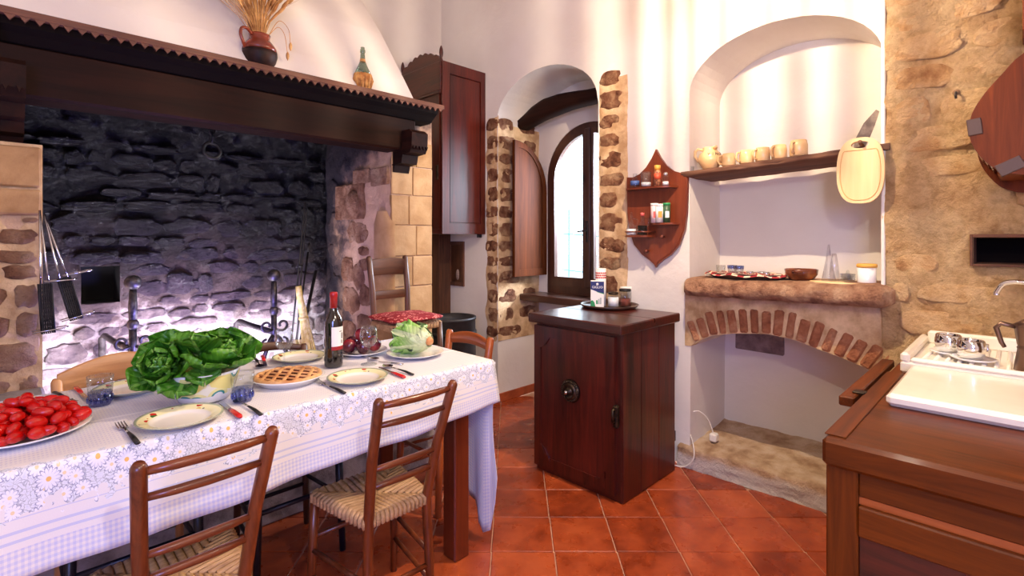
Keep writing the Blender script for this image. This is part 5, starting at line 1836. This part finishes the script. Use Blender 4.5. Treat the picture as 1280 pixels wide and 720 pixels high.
for (yy, lab_, fill, fh, cork) in ((.135, 'small glass cruet with white garlic on the lower left shelf of the rack', M['sugar'], .04, None), (.055, 'glass cruet of dark vinegar with pink stopper on the lower left rack shelf', M['crack'], .06, M['pink_print'])):
    t = thing('cruet', lab_, 'cruet', (bxr - .01, 1.662 + yy, 1.58 - .164), 0, 'cruets on the spice rack')
    MB().lathe([(0, 0), (.032, 0), (.035, .01), (.032, .05), (.016, .082), (.010, .10), (.012, .122), (0, .122)], 20).build('glass_body', M['glass'], t)
    MB().lathe([(0, .003), (.031, .003), (.030, fh), (0, fh)], 18).build('contents', fill, t)
    MB().tube([(0, -.030, .055), (0, -.046, .07), (0, -.046, .10), (0, -.014, .108)], .0045, 8).build('handle', M['glass'], t)
    if cork: MB().lathe([(0, .12), (.012, .12), (.014, .142), (0, .143)], 14).build('stopper', cork, t)
    else: MB().lathe([(0, .12), (.008, .12), (.012, .14), (0, .15)], 14).build('stopper', M['glass'], t)

# ------------------------------------------------------------------ niche: old plank, mugs, pitcher
pk = MB()


def plank(u, v):
    y = 1.485 + (.445 - 1.485) * u
    zc = 1.785 + .045 * u
    a = 2 * pi * v
    ca, sa = cos(a), sin(a)
    f = (abs(ca) ** 7 + abs(sa) ** 7) ** (-1 / 7)
    n_ = fbm((y * 2, ca, sa), 3.5)
    nib = .014 * noise.noise(V3((y * 14, 3, 0))) if ca < 0 else 0
    return (3.155 + (.205 + .012 * n_ + nib) * ca * f, y, zc + (.021 + .003 * n_) * sa * f)


pk.grid(plank, 70, 20)
for u in (0, 1): pk.add([plank(u, k / 20) for k in range(20)], [tuple(range(20))])
tag(pk.build('niche_shelf', M['old_y']), 'rough old brown wooden plank across the white arched niche, carrying mugs', 'shelf')


def pz(y): return 1.785 + .045 * (1.485 - y) / 1.04 + .0225


pi_ = thing('wine_pitcher', 'round cream-glazed wine pitcher with dark letters at the left end of the niche plank', 'pitcher', (3.045, 1.345, pz(1.345)))
MB().lathe([(0, 0), (.038, 0), (.044, .006), (.066, .04), (.070, .065), (.062, .09), (.044, .108), (.039, .118), (.043, .132), (.040, .132), (.034, .115), (0, .10)], 28).build('body', M['cream_glaze'], pi_)
MB().tube([(-.014, .038, .118), (-.02, .066, .128), (-.022, .084, .115), (-.02, .086, .085), (-.016, .066, .05)], .0085, 8).build('handle', M['cream_glaze'], pi_)
for k, chx in enumerate('VINO'):
    a = R(196 + 20 * k)
    text_mesh(chx, .024, M['black_ink'], 'letter', pi_, (.0665 * cos(a), .0665 * sin(a), .084), (R(80), 0, a + pi / 2))
MB().tube([(-.02, -.036, .122), (-.03, -.052, .132)], [.012, .006], 8).build('spout', M['cream_glaze'], pi_)
words = ['first cream mug beside the pitcher on the niche plank', 'second cream mug from the pitcher on the niche plank', 'third cream mug from the pitcher, middle of the five mugs', 'fourth cream mug from the pitcher on the niche plank', 'cream mug farthest from the pitcher, standing highest on the tilted plank']
mug0 = None
for k, (yy, s_) in enumerate(((1.228, 1), (1.125, 1), (1.038, 1), (.952, 1), (.855, 1.12))):
    if mug0 is None:
        mug0 = thing('cream_mug', words[0], 'mug', (3.03, yy, pz(yy)), R(-35), 'cream mugs on the niche plank')
        MB().lathe([(0, 0), (.034, 0), (.039, .006), (.039, .05), (.034, .074), (.031, .074), (.035, .05), (.035, .008), (0, .007)], 24).build('body', M['cream_glaze'], mug0)
        MB().tube([(-.035, .010, .062), (-.056, .014, .058), (-.062, .016, .036), (-.052, .014, .014), (-.036, .010, .012)], .0055, 8).build('handle', M['cream_glaze'], mug0)
    else:
        c_ = copy_thing(mug0, words[k], (3.03, yy, pz(yy)), R(-35 + 9 * k)); c_.scale = (s_, s_, s_ * 1.05)
gs = thing('shot_glass', 'tiny clear glass at the far left tip of the niche plank', 'glass', (3.02, 1.452, pz(1.452)))
MB().lathe([(0, 0), (.014, 0), (.018, .03), (.017, .03), (.012, .004), (0, .003)], 16).build('bowl', M['glass'], gs)
# knife-like old blade leaning behind the board
bd = thing('old_sickle', 'curved old grey sickle blade leaning in the niche behind the chopping board', 'sickle', (3.10, .585, 1.84))
MB().prism([(.035, 0), (.028, .06), (-.01, .14), (-.062, .20), (-.075, .19), (-.055, .12), (-.03, .05), (-.005, 0)], 'yz', -.004, .004).build('blade', M['blade'], bd)
cbd = thing('chopping_board', 'pale oval wooden chopping board hung by its hole in front of the niche', 'board', (2.925, .556, 1.722))
ov = [(.097 * (1 if c_ > 0 else -1) * abs(c_) ** .72, .158 * (1 if s_ > 0 else -1) * abs(s_) ** .80) for c_, s_ in [(cos(2 * pi * k / 56), sin(2 * pi * k / 56)) for k in range(56)]]
hole = [(.037 * cos(2 * pi * k / 24), .124 + .017 * sin(2 * pi * k / 24)) for k in range(24)]
MB().prism(ov, 'yz', -.011, .011, [hole]).build('board', M['beech_z'], cbd)
grv = [(-.0113, a * .84, b * .86 - .006 if b < .09 else min(b * .86, .098)) for a, b in ov]
MB().tube(grv, .0022, 5, closed=True).build('groove', plain('groove_shade', srgb(206, 160, 98), .6), cbd)
pg = thing('peg', 'wooden peg in the plank that carries the oval chopping board', 'peg', (2.955, .552, 1.845))
MB().tube([(.0, 0, 0), (-.055, 0, .006), (-.065, 0, .012)], [.008, .008, .009], 10).build('pin', M['old_x'], pg)

# ------------------------------------------------------------------ on the stone slab
SZ = 1.168
ty = thing('cloth_lined_tray', 'oval tray lined with red checked cloth on the left of the stone slab', 'tray', (3.035, 1.13, SZ))
MB().lathe([(0, 0), (.85, 0), (.96, .018), (1.0, .026), (.98, .028), (.9, .014), (0, .008)], 40, sx=.125, sy=.225).build('dish', M['terracotta_dark'], ty)
MB().grid(lambda u, v: (lambda a, r: (r * .133 * cos(a), r * .24 * sin(a), .028 - .012 * max(0, 1 - r * 1.3) + (.006 * sin(a * 9) if r > .85 else 0) - (.012 if r > .97 else 0)))(2 * pi * u, max(.02, v)), 40, 8, closed_u=True).build('cloth_lining', M['tray_cloth'], ty)
for k, (yy, xx, nm, lab_) in enumerate(((1.262, 3.0, 'water_glass', 'clear short glass at the left end of the cloth-lined tray'), (1.215, 3.05, 'blue_rim_glass', 'small glass with blue rim behind, second on the cloth-lined tray'), (1.165, 3.02, 'blue_rim_glass', 'small glass with blue rim at the middle of the cloth-lined tray'))):
    t = thing(nm, lab_, 'glass', (xx, yy, SZ + .02))
    MB().lathe([(0, 0), (.023, 0), (.027, .05), (.0258, .05), (.022, .004), (0, .004)], 18).build('bowl', M['glass'], t)
    if k: MB().lathe([(.0265, .03), (.0275, .049)], 18).build('blue_band', M['blue_glass'], t)
for (yy, xx, lab_) in ((1.09, 2.99, 'small silver pot lid at the right half of the cloth-lined tray'), (1.04, 3.02, 'small silver cup lying right end of the cloth-lined tray'), (1.005, 2.99, 'little dark silver cup at the far right tip of the cloth-lined tray')):
    t = thing('silver_cup', lab_, 'cup', (xx, yy, SZ + .02))
    MB().lathe([(0, 0), (.016, 0), (.021, .012), (.020, .022), (.018, .022), (0, .008)], 16).build('bowl', M['chrome'], t)
    MB().tube([(-.018, -.012, .016), (-.028, -.018, .014), (-.02, -.015, .006)], .0025, 6).build('handle', M['chrome'], t)
t = thing('brown_bowl', 'glazed brown terracotta bowl on the stone slab', 'bowl', (3.05, .848, SZ))
MB().lathe([(0, .0), (.046, 0), (.056, .006), (.077, .035), (.081, .062), (.078, .063), (.072, .036), (.05, .010), (0, .008)], 32).build('dish', M['glaze_brown'], t)
MB().tube([(-.075, .02, .05), (-.090, .0, .052), (-.075, -.03, .05)], .006, 8).build('handle', M['glaze_brown'], t)
t = thing('flat_board', 'thin flat wooden board lying under the clear plastic cone', 'board', (3.02, .66, SZ))
MB().lathe([(0, 0), (.11, 0), (.112, .004), (.11, .008), (0, .008)], 32, sx=.9, sy=1.25).build('disc', M['beech_y'], t)
t = thing('clear_cone', 'tall clear plastic cone standing on the flat wooden board', 'cone', (3.035, .715, SZ + .009))
MB().lathe([(.034, 0), (.030, .02), (.012, .12), (.004, .185), (.0, .187)], 20).build('cone', M['plastic_clear'], t)
MB().lathe([(.028, 0), (.018, .09), (.010, .14)], 16, (.02, -.02, 0)).build('inner_cone', M['plastic_clear'], t)
t = thing('glass_juicer', 'small ribbed glass lemon squeezer beside the clear cone', 'juicer', (3.04, .632, SZ + .009))
for k in range(3): MB().lathe([(.030, .008 + .012 * k), (.034, .012 + .012 * k), (.030, .016 + .012 * k)], 20).build('rib', M['plastic_clear'], t)
MB().lathe([(0, 0), (.030, 0), (.033, .04), (.030, .04), (.02, .008), (.006, .055), (0, .06)], 20).build('body', M['glass'], t)
t = thing('white_jar', 'white ceramic jar with yellow wooden lid at the right end of the stone slab', 'jar', (3.05, .553, SZ))
MB().lathe([(0, 0), (.037, 0), (.040, .006), (.040, .085), (0, .085)], 28).build('body', M['porcelain'], t)
MB().lathe([(.040, .083), (.044, .086), (.044, .098), (.040, .102), (0, .102)], 28).build('lid', M['yellow_cap'], t)

# cable and plug by the low niche
t = thing('power_cable', 'white power cable with its plug lying on the worn kerb of the low niche', 'cable', (3.0, 1.4, .14))
cpts = [(-.09, .12, -.13), (-.07, .05, -.125), (-.06, .0, -.06), (-.03, .02, .02), (-.0, .05, .05), (.02, .075, .12), (.03, .06, .17), (.06, .02, .185), (.10, -.02, .13), (.12, -.04, .05), (.125, -.04, .025)]


MB().tube(smooth(cpts), .0035, 6).build('cord', M['white_plastic'], t)
MB().box(.10, .15, -.065, -.02, .0, .05, .008).build('plug', M['white_plastic'], t)

# ------------------------------------------------------------------ kitchen counter with sink
CT = .885
kc = thing('kitchen_counter', 'polished brown wooden sink counter in the right foreground', 'counter', (1.50, .37, 0))
cy1 = -1.3
MB().box(.0, 1.465, cy1, .0, CT - .072, CT, .010).build('worktop', M['oak_y'], kc)
for (lx, ly) in ((.022, -.075), (1.36, -.075)): MB().box(lx, lx + .075, ly, ly + .07, 0, CT - .073, .004).build('leg', M['oak_z'], kc)
MB().box(.030, .05, cy1 + .02, -.075, CT - .138, CT - .073, .003).build('upper_rail', M['oak_y'], kc)
rl = MB().box(.018, .05, cy1 + .02, -.075, CT - .235, CT - .158, .004).build('drawer_rail', M['oak_y'], kc)
MB().box(.034, .05, cy1 + .02, -.075, CT - .158, CT - .138, .001).build('lit_groove', M['orange_y'], kc)  # brighter orange wood paints in the light caught by the groove
MB().box(.034, .05, cy1 + .02, -.075, .08, CT - .235, .002).build('front_panel', M['maho_y'], kc)
MB().box(.10, 1.35, -.04, -.02, .06, CT - .073, .002).build('side_panel', M['oak_x'], kc)
MB().box(.03, .9, -.048, .0, CT, CT + .004, .001).build('edge_strip', M['oak_x'], kc)
# folded-back lid boards beside the sink
lidb = thing('folding_board', 'brown hinged wooden board folded out behind the counter edge', 'board', (1.93, .372, CT - .03))
MB().box(.0, .72, .012, .055, .0, .032, .004).build('board', M['oak_x'], lidb)
MB().box(.06, .10, -.005, .03, .032, .038, .002).build('hinge', M['bronze'], lidb)
# white sink cover and drainboard
sk = thing('sink_cover', 'white ceramic sink rim slab set into the wooden worktop', 'sink', (1.915, .30, CT))
MB().box(.0, .50, -1.2, .0, .001, .040, .012).build('slab', M['fireclay'], sk)
dbd = thing('drainboard', 'cream ceramic drainboard with ribs against the stone wall', 'drainboard', (2.43, .335, CT))
mb = MB()
mb.box(0, .535, -1.2, 0, .0, .045, .008)
mb.build('base', M['fireclay'], dbd)
mb = MB()
for (a0, a1, b0, b1, zt) in ((0, .535, -.03, 0, .078), (.50, .535, -1.2, -.03, .10), (0, .028, -1.2, -.03, .062)):
    mb.box(a0, a1, b0, b1, .04, zt, .009)
mb.build('rim', M['fireclay'], dbd)
rb_ = MB()
for k in range(13):
    yy = -.06 - .034 * k
    rb_.tube([(.06, yy, .044), (.47, yy - .012 + .002 * k, .047)], .0075, 8)
rb_.build('drain_rib', M['fireclay'], dbd)


def espresso(loc, label):
    t = thing('espresso_cup', label, 'cup', loc, R(-45), 'steel espresso cups on the drainboard')
    MB().lathe([(0, 0), (.028, 0), (.040, .016), (.044, .042), (.040, .068), (.037, .072), (.035, .070), (.040, .042), (.034, .014), (0, .008)], 28).build('bowl', M['chrome'], t)
    MB().tube([(.040, .0, .056), (.062, 0, .052), (.062, 0, .028), (.042, 0, .022)], .0045, 8).build('handle', M['chrome'], t)


def saucer(loc, label):
    t = thing('saucer', label, 'saucer', loc, 0, 'white saucers on the drainboard')
    MB().lathe([(0, .003), (.03, .003), (.048, .006), (.066, .013), (.067, .011), (.048, .002), (.03, 0), (0, 0)], 32).build('dish', M['porcelain'], t)


DZ = CT + .0545
saucer((2.66, .205, DZ), 'white saucer under the farther steel espresso cup')
saucer((2.575, .135, DZ), 'white saucer under the nearer steel espresso cup')
espresso((2.66, .212, DZ + .006), 'farther shiny steel espresso cup near the drainboard corner')
espresso((2.575, .14, DZ + .006), 'nearer shiny steel espresso cup in front of the other one')
mk = thing('moka_pot', 'stained aluminium moka coffee pot cut by the right picture edge', 'coffee pot', (2.50, -.018, DZ + .0), R(0))
MB().lathe([(0, 0), (.043, 0), (.045, .004), (.035, .075), (.037, .08), (.034, .086), (.036, .092), (.044, .155), (.046, .16), (0, .165)], 8).build('body', M['alu'], mk)
MB().lathe([(.046, .16), (.02, .178), (.008, .18), (.009, .198), (0, .20)], 8).build('lid', M['alu'], mk)
MB().tube([(-.0, .038, .150), (0, .075, .158), (0, .088, .142), (0, .074, .09), (0, .066, .075)], [.010, .011, .011, .009, .008], 8, flat=.8).build('handle', M['alu'], mk)
MB().tube([(0, -.04, .15), (0, -.062, .166)], [.014, .006], 8).build('spout', M['alu'], mk)
tp_ = thing('tap', 'chrome swan-neck tap coming out of the stone wall above the drainboard', 'tap', (XW - .03, .0, 1.17))
MB().tube(smooth([(.0, -.10, -.02), (-.04, -.09, .0), (-.08, -.05, .035), (-.09, -.0, .052), (-.085, .055, .045), (-.082, .078, .01), (-.082, .080, -.005)]), .0105, 10).build('spout', M['chrome'], tp_)
MB().lathe([(.024, -.02), (.024, .0), (.015, .004)], 16, (0, -.10, -.02), 'x').build('flange', M['chrome'], tp_)

# ------------------------------------------------------------------ wooden plate rack hanging at the right edge
hr = thing('hanging_rack', 'large rounded brown wooden rack with dark inlaid patches hanging on the ochre stone wall', 'rack', (2.60, -.13, 1.83))
half = [(.130, .234), (.192, .164), (.236, .105), (.267, .045), (.278, -.014), (.271, -.07), (.247, -.124), (.207, -.173), (.167, -.194), (.130, -.203), (.0, -.215)]
outl = [(0, .30)] + half[:-1] + [(0, -.215)] + [(-a, b) for a, b in reversed(half[:-1])]
def sm2(pts_, n=4):
    q = smooth([(a, b, 0) for a, b in pts_] + [(pts_[0][0], pts_[0][1], 0)], n)
    return [(p.x, p.y) for p in q[:-1]]


MB().prism(sm2(outl), 'yz', 0, .022).build('front_board', M['rack_z'], hr)
MB().prism(sm2([(a * .98, b * 1.12 - .02) for a, b in outl]), 'yz', .355, .38).build('back_board', M['rack_z'], hr)
for (yy, zz, w, h, r_) in ((.262, -.012, .042, .062, -6), (.165, -.170, .075, .046, -27)):
    MB().box(-.003, .024, -w / 2, w / 2, -h / 2, h / 2, .002).build('inlay', M['inlay'], hr, (0, yy, zz), (R(r_), 0, 0))
MB().box(.02, .36, .13, .20, -.195, -.15, .003).build('cross_bar', M['rack_x'], hr)
MB().box(.02, .36, -.05, .03, -.215, -.165, .003).build('cross_bar', M['rack_x'], hr)
for k in range(3): MB().tube([(.02, .248 - .016 * k, -.115 - .022 * k), (.36, .248 - .016 * k, -.115 - .022 * k)], .004, 6).build('wire_bar', M['steel'], hr)
wb2 = thing('wall_block', 'small dark wooden block at the top right edge of the stone wall', 'block', (2.75, .0, 2.30))
MB().box(-.02, .20, -.12, .004, -.12, .30, .006).build('body', M['rack_z'], wb2)
hk = thing('wall_hook', 'small grey iron hook in the ochre stone wall', 'hook', (XW - .02, .21, 2.025))
MB().tube([(0, 0, .012), (-.025, 0, .008), (-.035, 0, -.008), (-.022, 0, -.016)], .005, 6).build('hook', M['iron'], hk)
MB().ball((0, 0, .012), .014, seg=8, rings=6).build('plug', M['cement'], hk)

# pendant lamp above the frame: a cylinder of clear ribs round the bulb throws the soft streaks on the walls
pl_ = thing('pendant_lamp', 'pendant lamp with a ribbed glass shade hanging before the arched niche', 'lamp', (2.10, 1.05, 2.68))
MB().tube([(0, 0, .16), (0, 0, ZC - 2.68)], .004, 6).build('cord', M['black_plastic'], pl_)
MB().lathe([(0, .17), (.03, .165), (.14, .14), (.145, .13), (.02, .14), (0, .14)], 24).build('cap', M['bronze'], pl_)
rib = MB().tube([(0, 0, -.13), (0, 0, .13)], .0085, 6).mesh('glass_rib', glass('rib_glass', (.60, .56, .52, 1), .1))
rl_ = random.Random(2)
for k in range(30):
    a = 2 * pi * k / 30 + rl_.uniform(-.04, .04)
    piece('glass_rib', rib, pl_, (.14 * cos(a), .14 * sin(a), 0))
